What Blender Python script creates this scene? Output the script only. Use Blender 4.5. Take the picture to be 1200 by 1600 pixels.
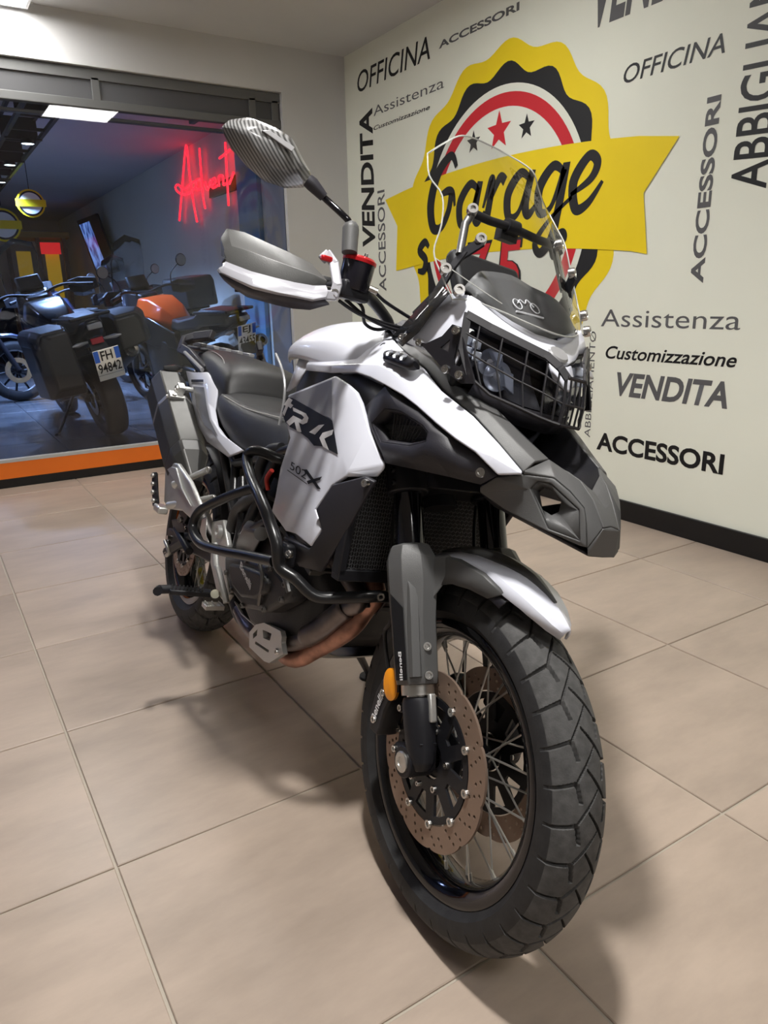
import bpy, bmesh, math, random
from mathutils import Vector as V, Matrix
from mathutils.geometry import delaunay_2d_cdt
random.seed(7)
SC = bpy.context.scene
for o in list(bpy.data.objects): bpy.data.objects.remove(o)
COL = SC.collection
PI = math.pi
# ------------------------------------------------------------------ camera, world, exposure
cd = bpy.data.cameras.new('camera'); cam = bpy.data.objects.new('camera', cd); COL.objects.link(cam)
cd.sensor_fit = 'VERTICAL'; cd.sensor_height = 36; cd.lens = 36 * 1134.547 / 1600; cd.clip_start = .02
def _cam_axes(pitch, roll, yaw):
    f = V((0, math.cos(pitch), -math.sin(pitch))); u = V((0, math.sin(pitch), math.cos(pitch))); r = V((1, 0, 0))
    r2 = r * math.cos(roll) + u * math.sin(roll); u2 = u * math.cos(roll) - r * math.sin(roll)
    Z = Matrix.Rotation(yaw, 3, 'Z'); return Z @ r2, Z @ u2, Z @ f
_r, _u, _f = _cam_axes(.2870995, -.0217417, -.5576755)
cam.matrix_world = Matrix(((_r.x, _u.x, -_f.x, 0), (_r.y, _u.y, -_f.y, 0), (_r.z, _u.z, -_f.z, 1.13936), (0, 0, 0, 1)))
SC.camera = cam
wd = bpy.data.worlds.new('night'); SC.world = wd; wd.use_nodes = True
wd.node_tree.nodes['Background'].inputs[0].default_value = (.6, .65, .8, 1)
wd.node_tree.nodes['Background'].inputs[1].default_value = 0
SC.view_settings.view_transform = 'Standard'; SC.view_settings.look = 'None'
SC.view_settings.gamma = 1; SC.view_settings.use_curve_mapping = False
SC.view_settings.exposure = 0.70
PANEL_POWER = 18.0
SPOT_POWER = 150.0          # radiance of the ceiling LED panels
# ------------------------------------------------------------------ materials
MATS = {}
def mat(name, col, rough=.5, metal=0, coat=0, emis=None, estr=0, noise=None, bump=None, alpha=1, trans=0, ior=1.45, spec=.5):
    """procedural principled material; noise=(scale, amount) varies colour, bump=(scale, strength)"""
    if name in MATS: return MATS[name]
    m = bpy.data.materials.new(name); m.use_nodes = True
    nt = m.node_tree; b = nt.nodes['Principled BSDF']
    c = tuple(col) + (1,)
    b.inputs['Base Color'].default_value = c; b.inputs['Roughness'].default_value = rough
    b.inputs['Metallic'].default_value = metal; b.inputs['Coat Weight'].default_value = coat
    b.inputs['Coat Roughness'].default_value = .06
    b.inputs['IOR'].default_value = ior; b.inputs['Alpha'].default_value = alpha
    b.inputs['Transmission Weight'].default_value = trans; b.inputs['Specular IOR Level'].default_value = spec
    if emis: b.inputs['Emission Color'].default_value = tuple(emis) + (1,); b.inputs['Emission Strength'].default_value = estr
    if noise or bump: tc = nt.nodes.new('ShaderNodeTexCoord')
    if noise:
        n = nt.nodes.new('ShaderNodeTexNoise'); n.inputs['Scale'].default_value = noise[0]; n.inputs['Detail'].default_value = 6
        nt.links.new(tc.outputs['Object'], n.inputs['Vector'])
        r = nt.nodes.new('ShaderNodeMapRange'); r.inputs[1].default_value = .3; r.inputs[2].default_value = .7
        r.inputs[3].default_value = 1 - noise[1]; r.inputs[4].default_value = 1 + noise[1]
        nt.links.new(n.outputs['Fac'], r.inputs[0])
        x = nt.nodes.new('ShaderNodeVectorMath'); x.operation = 'SCALE'; x.inputs[0].default_value = c[:3]
        nt.links.new(r.outputs[0], x.inputs['Scale']); nt.links.new(x.outputs[0], b.inputs['Base Color'])
    if bump:
        n2 = nt.nodes.new('ShaderNodeTexNoise'); n2.inputs['Scale'].default_value = bump[0]; n2.inputs['Detail'].default_value = 3
        nt.links.new(tc.outputs['Object'], n2.inputs['Vector'])
        bp = nt.nodes.new('ShaderNodeBump'); bp.inputs['Strength'].default_value = bump[1]; bp.inputs['Distance'].default_value = .002
        nt.links.new(n2.outputs['Fac'], bp.inputs['Height']); nt.links.new(bp.outputs[0], b.inputs['Normal'])
    MATS[name] = m; return m
def clear_mat(name, tint, fres=1.45, rough=.02, trans_mix=1.0):
    """clear sheet: transparent body with fresnel gloss"""
    if name in MATS: return MATS[name]
    m = bpy.data.materials.new(name); m.use_nodes = True; nt = m.node_tree; nt.nodes.clear()
    out = nt.nodes.new('ShaderNodeOutputMaterial'); t = nt.nodes.new('ShaderNodeBsdfTransparent'); t.inputs[0].default_value = tuple(tint) + (1,)
    g = nt.nodes.new('ShaderNodeBsdfGlossy'); g.inputs['Roughness'].default_value = rough
    f = nt.nodes.new('ShaderNodeFresnel'); f.inputs[0].default_value = fres
    mx = nt.nodes.new('ShaderNodeMixShader')
    nt.links.new(f.outputs[0], mx.inputs[0]); nt.links.new(t.outputs[0], mx.inputs[1]); nt.links.new(g.outputs[0], mx.inputs[2])
    nt.links.new(mx.outputs[0], out.inputs[0]); MATS[name] = m; return m
def emit(name, col, s):
    return mat(name, (0, 0, 0), .5, emis=col, estr=s)
white = mat('white_paint', (.66, .675, .755), .3, coat=.4)
greyp = mat('grey_plastic', (.088, .088, .088), .42, bump=(900, .25))
darkp = mat('dark_plastic', (.022, .021, .027), .45, bump=(900, .2))
silvp = mat('silver_paint', (.36, .36, .37), .32, metal=.3, coat=.3)
gloss = mat('gloss_black', (.004, .004, .006), .09, coat=.4)
satin = mat('satin_black', (.012, .012, .015), .42, spec=.35)
matte = mat('matte_black', (.010, .010, .011), .55)
engine = mat('engine_black', (.030, .029, .030), .42, bump=(300, .2))
engsil = mat('engine_grey', (.16, .155, .15), .38, metal=.6)
alu = mat('cast_aluminium', (.60, .60, .58), .36, metal=.75, bump=(400, .2))
alum = mat('brushed_aluminium', (.58, .57, .54), .3, metal=.9)
steel = mat('steel', (.56, .55, .53), .25, metal=1)
mufm = mat('muffler_steel', (.075, .074, .070), .42, metal=.6, noise=(14, .15))
bronze = mat('disc_bronze', (.30, .215, .165), .4, metal=.55, bump=(500, .1))
rubber = mat('tyre_rubber', (.020, .020, .021), .62, noise=(40, .25), bump=(250, .15))
seatm = mat('seat_vinyl', (.020, .020, .021), .40, bump=(700, .35))
redm = mat('red_anodised', (.55, .015, .02), .3, metal=.5)
orange = mat('reflector_orange', (.85, .30, .01), .18, coat=.8)
copper = mat('heat_tinted_pipe', (.42, .215, .155), .42, metal=.7, noise=(30, .4))
pipem = mat('exhaust_pipe', (.17, .145, .14), .33, metal=.9, noise=(18, .3))
black_ink = mat('black_ink', (.006, .006, .007), .5)
white_ink = mat('white_ink', (.78, .78, .80), .45)
grey_ink = mat('grey_ink', (.11, .11, .115), .6)
lens = mat('lamp_reflector', (.80, .83, .90), .22, metal=.6)
# ------------------------------------------------------------------ mesh helpers
def link(o, parent=None):
    COL.objects.link(o)
    if parent is not None: o.parent = parent
    return o
def tag(o, label=None, cat=None, group=None, kind=None):
    if label: o['label'] = label
    if cat: o['category'] = cat
    if group: o['group'] = group
    if kind: o['kind'] = kind
    return o
def empty(name, loc, label, cat, group=None, rot=None):
    o = bpy.data.objects.new(name, None); o.empty_display_size = .1; o.location = loc
    if rot is not None: o.rotation_euler = rot
    link(o); return tag(o, label, cat, group)
def mk(name, verts, faces, m, parent=None, sm=35, solid=0, bev=0, sub=0, off=-1, bseg=2):
    me = bpy.data.meshes.new(name); me.from_pydata([tuple(v) for v in verts], [], [tuple(f) for f in faces])
    bm = bmesh.new(); bm.from_mesh(me); bmesh.ops.recalc_face_normals(bm, faces=bm.faces); bm.to_mesh(me); bm.free()
    return mko(name, me, m, parent, sm, solid, bev, sub, off, bseg)
def mko(name, me, m, parent=None, sm=35, solid=0, bev=0, sub=0, off=-1, bseg=2):
    me.materials.clear(); me.materials.append(m)
    if sm:
        me.shade_smooth(); me.set_sharp_from_angle(angle=math.radians(sm))
    o = bpy.data.objects.new(name, me); link(o, parent)
    if solid:
        s = o.modifiers.new('solid', 'SOLIDIFY'); s.thickness = solid; s.offset = off
    if sub:
        s = o.modifiers.new('sub', 'SUBSURF'); s.levels = sub; s.render_levels = sub
    if bev:
        b = o.modifiers.new('bevel', 'BEVEL'); b.width = bev; b.segments = bseg; b.limit_method = 'ANGLE'; b.angle_limit = math.radians(25)
    return o
def cr(pts, n=6, closed=False):
    """Catmull-Rom through points of any dimension"""
    P = [tuple(p) for p in pts]; out = []; N = len(P); D = len(P[0])
    rng = range(N) if closed else range(N - 1)
    for i in rng:
        if closed: a, b, c, d = P[(i - 1) % N], P[i], P[(i + 1) % N], P[(i + 2) % N]
        else: a, b, c, d = P[max(i - 1, 0)], P[i], P[i + 1], P[min(i + 2, N - 1)]
        for k in range(n):
            t = k / n
            out.append(tuple(.5 * (2 * b[j] + (c[j] - a[j]) * t + (2 * a[j] - 5 * b[j] + 4 * c[j] - d[j]) * t * t + (3 * b[j] - a[j] - 3 * c[j] + d[j]) * t ** 3) for j in range(D)))
    if not closed: out.append(P[-1])
    return out
def frame(d, hint=None):
    d = V(d).normalized(); h = V(hint) if hint is not None else (V((0, 0, 1)) if abs(d.z) < .9 else V((0, 1, 0)))
    a = h.cross(d)
    if a.length < 1e-6: a = V((1, 0, 0)).cross(d)
    a.normalize(); return a, d.cross(a), d
class G:
    def __init__(s): s.v = []; s.f = []
    def add(s, vs, fs):
        k = len(s.v); s.v += [tuple(x) for x in vs]; s.f += [tuple(i + k for i in f) for f in fs]; return s
    def loft(s, rings, caps=True, closed=True):
        n = len(rings[0]); vs = [p for r in rings for p in r]; fs = []
        for i in range(len(rings) - 1):
            for j in range(n if closed else n - 1):
                a = i * n + j; b = i * n + (j + 1) % n; fs.append((a, b, b + n, a + n))
        if caps and closed:
            fs.append(tuple(range(n))[::-1]); fs.append(tuple(range((len(rings) - 1) * n, len(rings) * n)))
        return s.add(vs, fs)
    def tube(s, pts, r, n=10, caps=True, closed=False):
        P = [V(p) for p in pts]; N = len(P); R = r if isinstance(r, (list, tuple)) else [r] * N
        T = []
        for i in range(N):
            if closed: t = P[(i + 1) % N] - P[i - 1]
            else: t = P[min(i + 1, N - 1)] - P[max(i - 1, 0)]
            T.append(t.normalized())
        a, b, _ = frame(T[0]); rings = []
        for i in range(N):
            a = (a - T[i] * a.dot(T[i])).normalized(); b = T[i].cross(a)
            rings.append([P[i] + (a * math.cos(2 * PI * k / n) + b * math.sin(2 * PI * k / n)) * R[i] for k in range(n)])
        if closed: rings.append(rings[0])
        return s.loft(rings, caps and not closed)
    def cyl(s, p0, p1, r0, r1=None, n=16): return s.tube([p0, p1], [r0, r0 if r1 is None else r1], n)
    def box(s, c, size, M=None, taper=None):
        x, y, z = [k / 2 for k in size]; c = V(c)
        vs = [V((sx * x, sy * y, sz * z)) for sz in (-1, 1) for sy in (-1, 1) for sx in (-1, 1)]
        if M is not None: vs = [M @ v for v in vs]
        return s.add([c + v for v in vs], [(0, 2, 3, 1), (4, 5, 7, 6), (0, 1, 5, 4), (2, 6, 7, 3), (0, 4, 6, 2), (1, 3, 7, 5)])
    def lathe(s, prof, c, axis, n=32, hint=None, closed=False):
        """prof: (radius, distance along axis)"""
        a, b, d = frame(axis, hint); c = V(c); rings = []
        for k in range(n + 1):
            t = 2 * PI * k / n; u = a * math.cos(t) + b * math.sin(t)
            rings.append([c + u * r + d * h for r, h in prof])
        m = len(prof); vs = [p for r in rings[:-1] for p in r]; fs = []
        for k in range(n):
            for j in range(m if closed else m - 1):
                j2 = (j + 1) % m; k2 = (k + 1) % n; fs.append((k * m + j, k * m + j2, k2 * m + j2, k2 * m + j))
        return s.add(vs, fs)
    def ball(s, c, r, n=10):
        prof = [(max(r * math.sin(PI * i / n), 1e-4), -r * math.cos(PI * i / n)) for i in range(n + 1)]
        return s.lathe(prof, c, (0, 0, 1), n * 2)
    def prism(s, poly, ext):
        n = len(poly); e = V(ext); A = [V(p) for p in poly]; vs = A + [p + e for p in A]
        fs = [tuple(range(n))[::-1], tuple(range(n, 2 * n))] + [(i, (i + 1) % n, (i + 1) % n + n, i + n) for i in range(n)]
        return s.add(vs, fs)
    def rows(s, rows):
        n = len(rows[0]); vs = [p for r in rows for p in r]
        return s.add(vs, [(i * n + j, i * n + j + 1, (i + 1) * n + j + 1, (i + 1) * n + j) for i in range(len(rows) - 1) for j in range(n - 1)])
    def mirror(s):
        n = len(s.v); s.v += [(x, -y, z) for x, y, z in s.v]; s.f += [tuple(i + n for i in f[::-1]) for f in s.f]; return s
    def map(s, fn): s.v = [tuple(fn(V(p))) for p in s.v]; return s
    def obj(s, name, m, parent=None, **k): return mk(name, s.v, s.f, m, parent, **k)
def mir(p): return (p[0], -p[1], p[2])
def skin(outline, inner=(), plane='xz', cons=()):
    """triangulated sheet through an outline and inner points, flattened on a plane for triangulation"""
    ix = {'xz': (0, 2), 'xy': (0, 1), 'yz': (1, 2)}[plane]
    P = list(outline) + list(inner); p2 = [V((p[ix[0]], p[ix[1]])) for p in P]; n = len(outline)
    ed = [(i, (i + 1) % n) for i in range(n)] + list(cons)
    ov, oe, of, o1, o2, o3 = delaunay_2d_cdt(p2, ed, [tuple(range(n))], 1, 1e-6)
    vs = []
    for k in range(len(ov)):
        src = o1[k]; vs.append(P[src[0]] if src else (0, 0, 0))
    g = G(); g.add(vs, of); return g
def flat_mesh(loops, thick, fill='BOTH', res=2):
    """2-D loops (outer and holes) filled and extruded to a mesh lying in local XY, centred on z=0"""
    cu = bpy.data.curves.new('t', 'CURVE'); cu.dimensions = '2D'; cu.fill_mode = fill; cu.extrude = thick / 2
    for L in loops:
        s = cu.splines.new('POLY'); s.points.add(len(L) - 1); s.use_cyclic_u = True
        for i, p in enumerate(L): s.points[i].co = (p[0], p[1], 0, 1)
    return _curve_mesh(cu)
def _curve_mesh(cu):
    o = bpy.data.objects.new('t', cu); COL.objects.link(o)
    dg = bpy.context.evaluated_depsgraph_get(); me = bpy.data.meshes.new_from_object(o.evaluated_get(dg))
    bpy.data.objects.remove(o); bpy.data.curves.remove(cu); return me
def text_mesh(s, bold=0, shear=0, thick=.001, space=1):
    cu = bpy.data.curves.new('t', 'FONT'); cu.body = s; cu.size = 1; cu.offset = bold; cu.shear = shear; cu.space_character = space
    cu.extrude = 0; cu.resolution_u = 4
    me = _curve_mesh(cu); xs = [v.co.x for v in me.vertices]; ys = [v.co.y for v in me.vertices]
    x0, x1, y0, y1 = min(xs), max(xs), min(ys), max(ys)
    for v in me.vertices: v.co.x = (v.co.x - x0) / (x1 - x0); v.co.y = (v.co.y - y0) / (y1 - y0)
    return me
def put(me, fn):
    for v in me.vertices: v.co = fn(v.co)
    return me
def circ(cx, cy, r, n=32, rf=None): return [(cx + (r if rf is None else rf(2 * PI * k / n)) * math.cos(2 * PI * k / n), cy + (r if rf is None else rf(2 * PI * k / n)) * math.sin(2 * PI * k / n)) for k in range(n)]
# ------------------------------------------------------------------ the room
WX, WY, CZ, PZ = 2.985, 5.2, 2.82, .18
XL, YN, YF = -3.4, -2.8, 17.5
def box_struct(name, c, size, m, parent=None, bev=0, kind='structure'):
    o = G().box(c, size).obj(name, m, parent, sm=0, bev=bev)
    if parent is None: o['kind'] = kind
    return o
wallm = mat('wall_paint', (.85, .87, .76), .75, noise=(1.2, .03))
wallg = mat('plaster_paint', (.55, .55, .55), .8, noise=(1.5, .04))
grout = mat('grout', (.46, .41, .34), .8)
def tile_mat(name, col, rough, amt):
    m = mat(name, col, rough); nt = m.node_tree; b = nt.nodes['Principled BSDF']
    tc = nt.nodes.new('ShaderNodeTexCoord'); oi = nt.nodes.new('ShaderNodeObjectInfo')
    add = nt.nodes.new('ShaderNodeVectorMath'); add.operation = 'MULTIPLY_ADD'
    sc = nt.nodes.new('ShaderNodeCombineXYZ'); nt.links.new(oi.outputs['Random'], sc.inputs[2])
    add.inputs[1].default_value = (1, 1, 1)
    sv = nt.nodes.new('ShaderNodeVectorMath'); sv.operation = 'SCALE'; sv.inputs['Scale'].default_value = 40
    nt.links.new(sc.outputs[0], sv.inputs[0]); nt.links.new(tc.outputs['Object'], add.inputs[0]); nt.links.new(sv.outputs[0], add.inputs[2])
    mp = nt.nodes.new('ShaderNodeMapping'); mp.inputs['Scale'].default_value = (1.6, 4.2, 1); nt.links.new(add.outputs[0], mp.inputs[0])
    n = nt.nodes.new('ShaderNodeTexNoise'); n.inputs['Scale'].default_value = 1.7; n.inputs['Detail'].default_value = 9; n.inputs['Roughness'].default_value = .62
    nt.links.new(mp.outputs[0], n.inputs['Vector'])
    rp = nt.nodes.new('ShaderNodeValToRGB'); e = rp.color_ramp.elements
    e[0].position = .28; e[0].color = tuple(c * (1 - amt) for c in col) + (1,); e[1].position = .72; e[1].color = tuple(c * (1 + amt) for c in col) + (1,)
    nt.links.new(n.outputs['Fac'], rp.inputs[0])
    br = nt.nodes.new('ShaderNodeMapRange'); br.inputs[3].default_value = .95; br.inputs[4].default_value = 1.05; nt.links.new(oi.outputs['Random'], br.inputs[0])
    x = nt.nodes.new('ShaderNodeVectorMath'); x.operation = 'SCALE'; nt.links.new(rp.outputs[0], x.inputs[0]); nt.links.new(br.outputs[0], x.inputs['Scale'])
    nt.links.new(x.outputs[0], b.inputs['Base Color'])
    r = nt.nodes.new('ShaderNodeMapRange'); r.inputs[3].default_value = rough - .08; r.inputs[4].default_value = rough + .1
    nt.links.new(n.outputs['Fac'], r.inputs[0]); nt.links.new(r.outputs[0], b.inputs['Roughness'])
    return m
tilem = tile_mat('porcelain_tile', (.43, .345, .28), .36, .17)
tileb = tile_mat('grey_floor_tile', (.085, .088, .095), .22, .2)
# floor: grout bed and single tiles
floor = box_struct('floor', ((XL + WX) / 2, (YN + WY) / 2, -.055), (WX - XL, WY - YN, .1), grout)
U0, V0, TS = .174059, .776152, .6
def tile_mesh(sx, sy, h, m, bev=.0018):
    g = G(); x, y = sx / 2, sy / 2
    g.loft([[(-x, -y, -h), (x, -y, -h), (x, y, -h), (-x, y, -h)], [(-x, -y, -bev), (x, -y, -bev), (x, y, -bev), (-x, y, -bev)],
            [(-x + bev, -y + bev, 0), (x - bev, -y + bev, 0), (x - bev, y - bev, 0), (-x + bev, y - bev, 0)]])
    me = bpy.data.meshes.new('tile'); me.from_pydata([tuple(v) for v in g.v], [], g.f); me.materials.append(m); return me
GAP = .0032
_tm = {}
def lay(parent, x0, x1, y0, y1, u0, v0, m, z):
    i = math.floor((x0 - u0) / TS)
    while u0 + i * TS < x1:
        j = math.floor((y0 - v0) / TS)
        while v0 + j * TS < y1:
            a, b = max(u0 + i * TS, x0), min(u0 + (i + 1) * TS, x1); c, d = max(v0 + j * TS, y0), min(v0 + (j + 1) * TS, y1)
            if b - a > .02 and d - c > .02:
                k = (round(b - a, 3), round(d - c, 3), m.name)
                if k not in _tm: _tm[k] = tile_mesh(b - a - 2 * GAP, d - c - 2 * GAP, .006, m)
                o = bpy.data.objects.new('floor_tile', _tm[k]); o.location = ((a + b) / 2, (c + d) / 2, z); link(o, parent)
            j += 1
        i += 1
lay(floor, XL, WX, YN, WY, U0, V0, tilem, 0)
# walls
wall_right = box_struct('wall_right', (WX + .1, (YN + YF) / 2, 1.5), (.2, YF - YN, 3.0), wallm)
skirtm = mat('skirting_black', (.006, .006, .007), .35)
box_struct('baseboard_right', (WX - .009, (YN + WY) / 2, .052), (.018, WY - YN, .104), skirtm, bev=.003)
box_struct('wall_left', (XL - .1, (YN + YF) / 2, 1.5), (.2, YF - YN, 3.0), wallg)
box_struct('wall_near', ((XL + WX) / 2, YN - .1, 1.5), (WX - XL, .2, 3.0), wallg)
box_struct('ceiling', ((XL + WX) / 2, (YN + YF) / 2, CZ + .05), (WX - XL, YF - YN, .1), wallg)
# partition to the back showroom: solid pier right, bulkhead above, platform below
JX = 2.47
box_struct('wall_back', ((JX + WX) / 2, WY + .2, CZ / 2), (WX - JX, .4, CZ), wallg)
box_struct('wall_bulkhead', ((XL + JX) / 2, WY + .12, (2.535 + CZ) / 2), (JX - XL, .24, CZ - 2.535), wallg)
plat = box_struct('platform', ((XL + WX) / 2, (WY + .03 + YF) / 2, (PZ - .006) / 2), (WX - XL, YF - WY - .03, PZ - .006), mat('platform_bed', (.05, .05, .055), .7))
lay(plat, XL, WX, WY + .03, YF, U0, V0 + .2, tileb, PZ)
orangem = mat('orange_fascia', (.86, .185, .012), .42, noise=(3, .05))
_f = box_struct('trim_1', ((XL + JX) / 2, WY + .012, .1125), (JX - XL, .036, .105), orangem)
box_struct('trim_2', ((XL + JX) / 2, WY + .016, .030), (JX - XL, .028, .060), skirtm)
box_struct('trim_3', ((XL + JX) / 2, WY + .018, .1745), (JX - XL, .052, .019), mat('sill_strip', (.48, .48, .47), .4))
# glazed partition frame
frm = mat('partition_frame', (.10, .10, .098), .5)
win = box_struct('window_1', ((XL + JX) / 2, WY + .06, 2.50), (JX - XL, .06, .06), frm)
def bar(name, c, size): return G().box(c, size).obj(name, frm, win, sm=0, bev=.004)
bar('frame_rail', ((XL + JX) / 2, WY + .06, 2.335), (JX - XL, .06, .05))
bar('frame_rail', ((XL + JX) / 2, WY + .14, 2.275), (JX - XL, .05, .02))
bar('frame_rail', ((XL + JX) / 2, WY + .22, 2.40), (JX - XL, .03, .03))
for x in (-1.4, -.1, 1.22, 2.26, 2.43): bar('frame_post', (x, WY + .06, 2.42), (.05, .06, .13))
for x in (.3, 1.9): bar('frame_brace', (x, WY + .18, 2.35), (.04, .2, .04))
glassm = clear_mat('partition_glass', (.95, .96, .98), 1.45, .0)
G().box(((XL + JX) / 2, WY + .05, (PZ + 2.335) / 2), (JX - XL, .01, 2.335 - PZ)).obj('glass_pane', glassm, win, sm=0)
smoke = mat('fanlight_glass', (.085, .085, .088), .35, alpha=.80)
G().box(((XL + JX) / 2, WY + .05, 2.42), (JX - XL, .008, .12)).obj('fanlight_pane', smoke, win, sm=0)
# ------------------------------------------------------------------ mural on the right wall (flat print)
def wpt(s, t, d=.0012): return (WX - d, s, t)
def wtext(s, bl, tr, m, vert=False, name='lettering', **k):
    me = text_mesh(s, **k); (ya, za), (yb, zb) = bl, tr
    if vert: me = put(me, lambda c: wpt(yb + (ya - yb) * c.y, za + (zb - za) * c.x))
    else: me = put(me, lambda c: wpt(ya + (yb - ya) * c.x, za + (zb - za) * c.y))
    return mko(name, me, m, wall_right, sm=0)

yellow = mat('mural_yellow', (.92, .69, .006), .6, noise=(2, .04))
mblack = mat('mural_black', (.012, .012, .014), .6)
mred = mat('mural_red', (.62, .018, .03), .6)
mwhite = mat('mural_white', (.82, .84, .74), .65)
BC = (3.47, 1.555)
def wflat(loops, m, d, name): # loops in (right, up) metres about the badge centre
    me = flat_mesh(loops, 0); put(me, lambda c: (WX - d, BC[0] - c.x, BC[1] + c.y)); return mko(name, me, m, wall_right, sm=0)
sca = lambda r, a, n=14, ph=math.radians(90 - 5): (lambda t: r + a * math.cos(n * (t - ph)))
wflat([circ(0, 0, 0, 168, sca(.885, .026))], yellow, .0010, 'badge_edge')
wflat([circ(0, 0, 0, 168, sca(.775, .030))], mblack, .0020, 'badge_field')
wflat([circ(0, 0, .695, 96)], mwhite, .0030, 'badge_disc')
wflat([circ(0, 0, .655, 96), circ(0, 0, .585, 96)], mred, .0040, 'badge_ring')
def star(cx, cy, r): return [(cx + (r if k % 2 == 0 else r * .42) * math.sin(PI * k / 5), cy + (r if k % 2 == 0 else r * .42) * math.cos(PI * k / 5)) for k in range(10)]
wflat([star(0, .47, .105)], mred, .0040, 'badge_star')
for sx in (-1, 1): wflat([star(.225 * sx, .45, .065)], mblack, .0040, 'badge_star')
def arc(x, base): return base + .085 * (1 - (x / 1.2) ** 2)
xs = [-.98 + 1.96 * k / 24 for k in range(25)]
rib = [(x, arc(x, .255)) for x in xs]
ban = [(-1.20, .245)] + [(x, arc(x, .245)) for x in xs] + [(1.20, .235), (1.03, .025), (1.075, -.245)] + [(x, arc(x, -.255)) for x in reversed(xs)] + [(-1.075, -.235), (-1.05, .06)]
wflat([ban], yellow, .0050, 'badge_ribbon')
def ribbon(paths, m, d, name, ox=0, oy=0, sx=1, sy=1, slant=.18):
    g = G()
    for pts in paths:
        c = cr(pts, 8); n = len(c); L = []; R = []
        for i, (x, y, w) in enumerate(c):
            a = c[max(i - 1, 0)]; b = c[min(i + 1, n - 1)]; tx, ty = (b[0] - a[0]) * sx, (b[1] - a[1]) * sy; l = math.hypot(tx, ty) or 1
            nx, ny = -ty / l * w / 2, tx / l * w / 2; X = ox + x * sx + slant * y * sy; Y = oy + y * sy
            L.append((WX - d, BC[0] - X - nx, BC[1] + Y + ny)); R.append((WX - d, BC[0] - X + nx, BC[1] + Y - ny))
        g.rows([L, R])
    return g.obj(name, m, wall_right, sm=0)
def glyph_a(x): return [[(x + .17, .19, .035), (x + .09, .225, .05), (x + .01, .13, .062), (x + .04, .01, .055), (x + .12, .03, .03), (x + .175, .2, .04)], [(x + .185, .23, .05), (x + .165, .07, .06), (x + .2, .005, .05), (x + .26, .06, .02)]]
ribbon([[(.235, .34, .03), (.17, .41, .05), (.05, .33, .07), (0, .16, .08), (.05, .015, .07), (.14, .01, .05), (.2, .1, .05), (.21, .2, .05)], [(.10, .2, .03), (.17, .215, .05), (.225, .2, .04), (.26, .12, .02)]], mblack, .0060, 'lettering', -.68, .0)
ribbon(glyph_a(.30), mblack, .0060, 'lettering', -.68, .0)
ribbon([[(.54, .08, .02), (.58, .22, .04), (.60, .20, .05), (.585, .0, .06)], [(.60, .12, .03), (.66, .225, .05), (.71, .2, .055)]], mblack, .0060, 'lettering', -.68, .0)
ribbon(glyph_a(.74), mblack, .0060, 'lettering', -.68, .0)
ribbon([[(1.16, .19, .035), (1.08, .225, .05), (1.0, .13, .062), (1.03, .01, .055), (1.11, .03, .03), (1.165, .2, .04)], [(1.175, .23, .05), (1.165, .0, .055), (1.15, -.13, .055), (1.08, -.2, .05), (1.03, -.14, .04), (1.12, -.03, .025), (1.25, .06, .02)]], mblack, .0060, 'lettering', -.68, .0)
ribbon([[(1.24, .07, .02), (1.36, .13, .04), (1.385, .2, .05), (1.32, .235, .05), (1.245, .13, .06), (1.29, .0, .055), (1.37, .02, .04), (1.44, .11, .02)]], mblack, .0060, 'lettering', -.68, .0)
ribbon([[(.12, .15, .03), (.06, .19, .05), (.0, .13, .055), (.09, .06, .055), (.08, -.02, .05), (0, -.02, .03)]], mblack, .0060, 'lettering', -.80, -.23, .85, .85)
ribbon([[(0, .03, .02), (.12, .1, .04), (.10, .15, .045), (.03, .1, .05), (.05, 0, .045), (.13, .03, .03)]], mblack, .0060, 'lettering', .43, -.22, .75, .75)
for s, x0 in (('7', -.26), ('5', .0)):
    for d, m, e in ((.0066, mblack, .018), (.0074, mred, 0)):
        me = text_mesh(s, bold=.02, shear=.1); put(me, lambda c: (WX - d, BC[0] - (x0 - e + c.x * (.21 + 2 * e)), BC[1] - .42 - e + c.y * (.30 + 2 * e))); mko('lettering', me, m, wall_right, sm=0)
wtext('OFFICINA', (5.0177, 2.5450), (4.1331, 2.6766), black_ink, shear=.18, bold=.004)
wtext('ACCESSORI', (4.0410, 2.5741), (3.3314, 2.6145), grey_ink, bold=.03)
wtext('VENDITA', (2.8039, 2.3422), (2.0608, 2.6417), grey_ink, bold=.03, shear=.25)
wtext('OFFICINA', (2.6043, 2.0650), (2.0895, 2.1411), black_ink, shear=.2, bold=.006)
wtext('Assistenza', (4.8075, 2.3562), (3.9888, 2.4179), grey_ink, bold=-.003)
wtext('Customizzazione', (4.8117, 2.2680), (4.1350, 2.2951), black_ink, bold=.012, shear=.25)

wtext('VENDITA', (5.0049, 1.5085), (4.8218, 2.4153), black_ink, vert=True, bold=.03, shear=.12)
wtext('ACCESSORI', (4.7813, 1.1853), (4.6839, 1.8702), grey_ink, vert=True, bold=.01)
wtext('ACCESSORI', (2.1515, 1.1711), (2.0846, 1.9143), grey_ink, vert=True, bold=.03)
ABB0 = (2.0024, 1.5271); ABB1 = ((1.8419, 1.6298)[0], (1.9301, 1.5186)[1] + ((2.0211, 2.2300)[1] - (1.9301, 1.5186)[1]) * 1.68)
wtext('ABBIGLIAMENTO', ABB0, ABB1, black_ink, vert=True, bold=.012, shear=.1)
wtext('Assistenza', (2.6486, 0.9746), (1.8857, 1.0582), grey_ink, bold=-.003)
wtext('Customizzazione', (2.6061, 0.8162), (1.8837, 0.8806), black_ink, bold=.015, shear=.25)
wtext('VENDITA', (2.5240, 0.6345), (1.9038, 0.7536), grey_ink, bold=.03, shear=.2)
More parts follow.
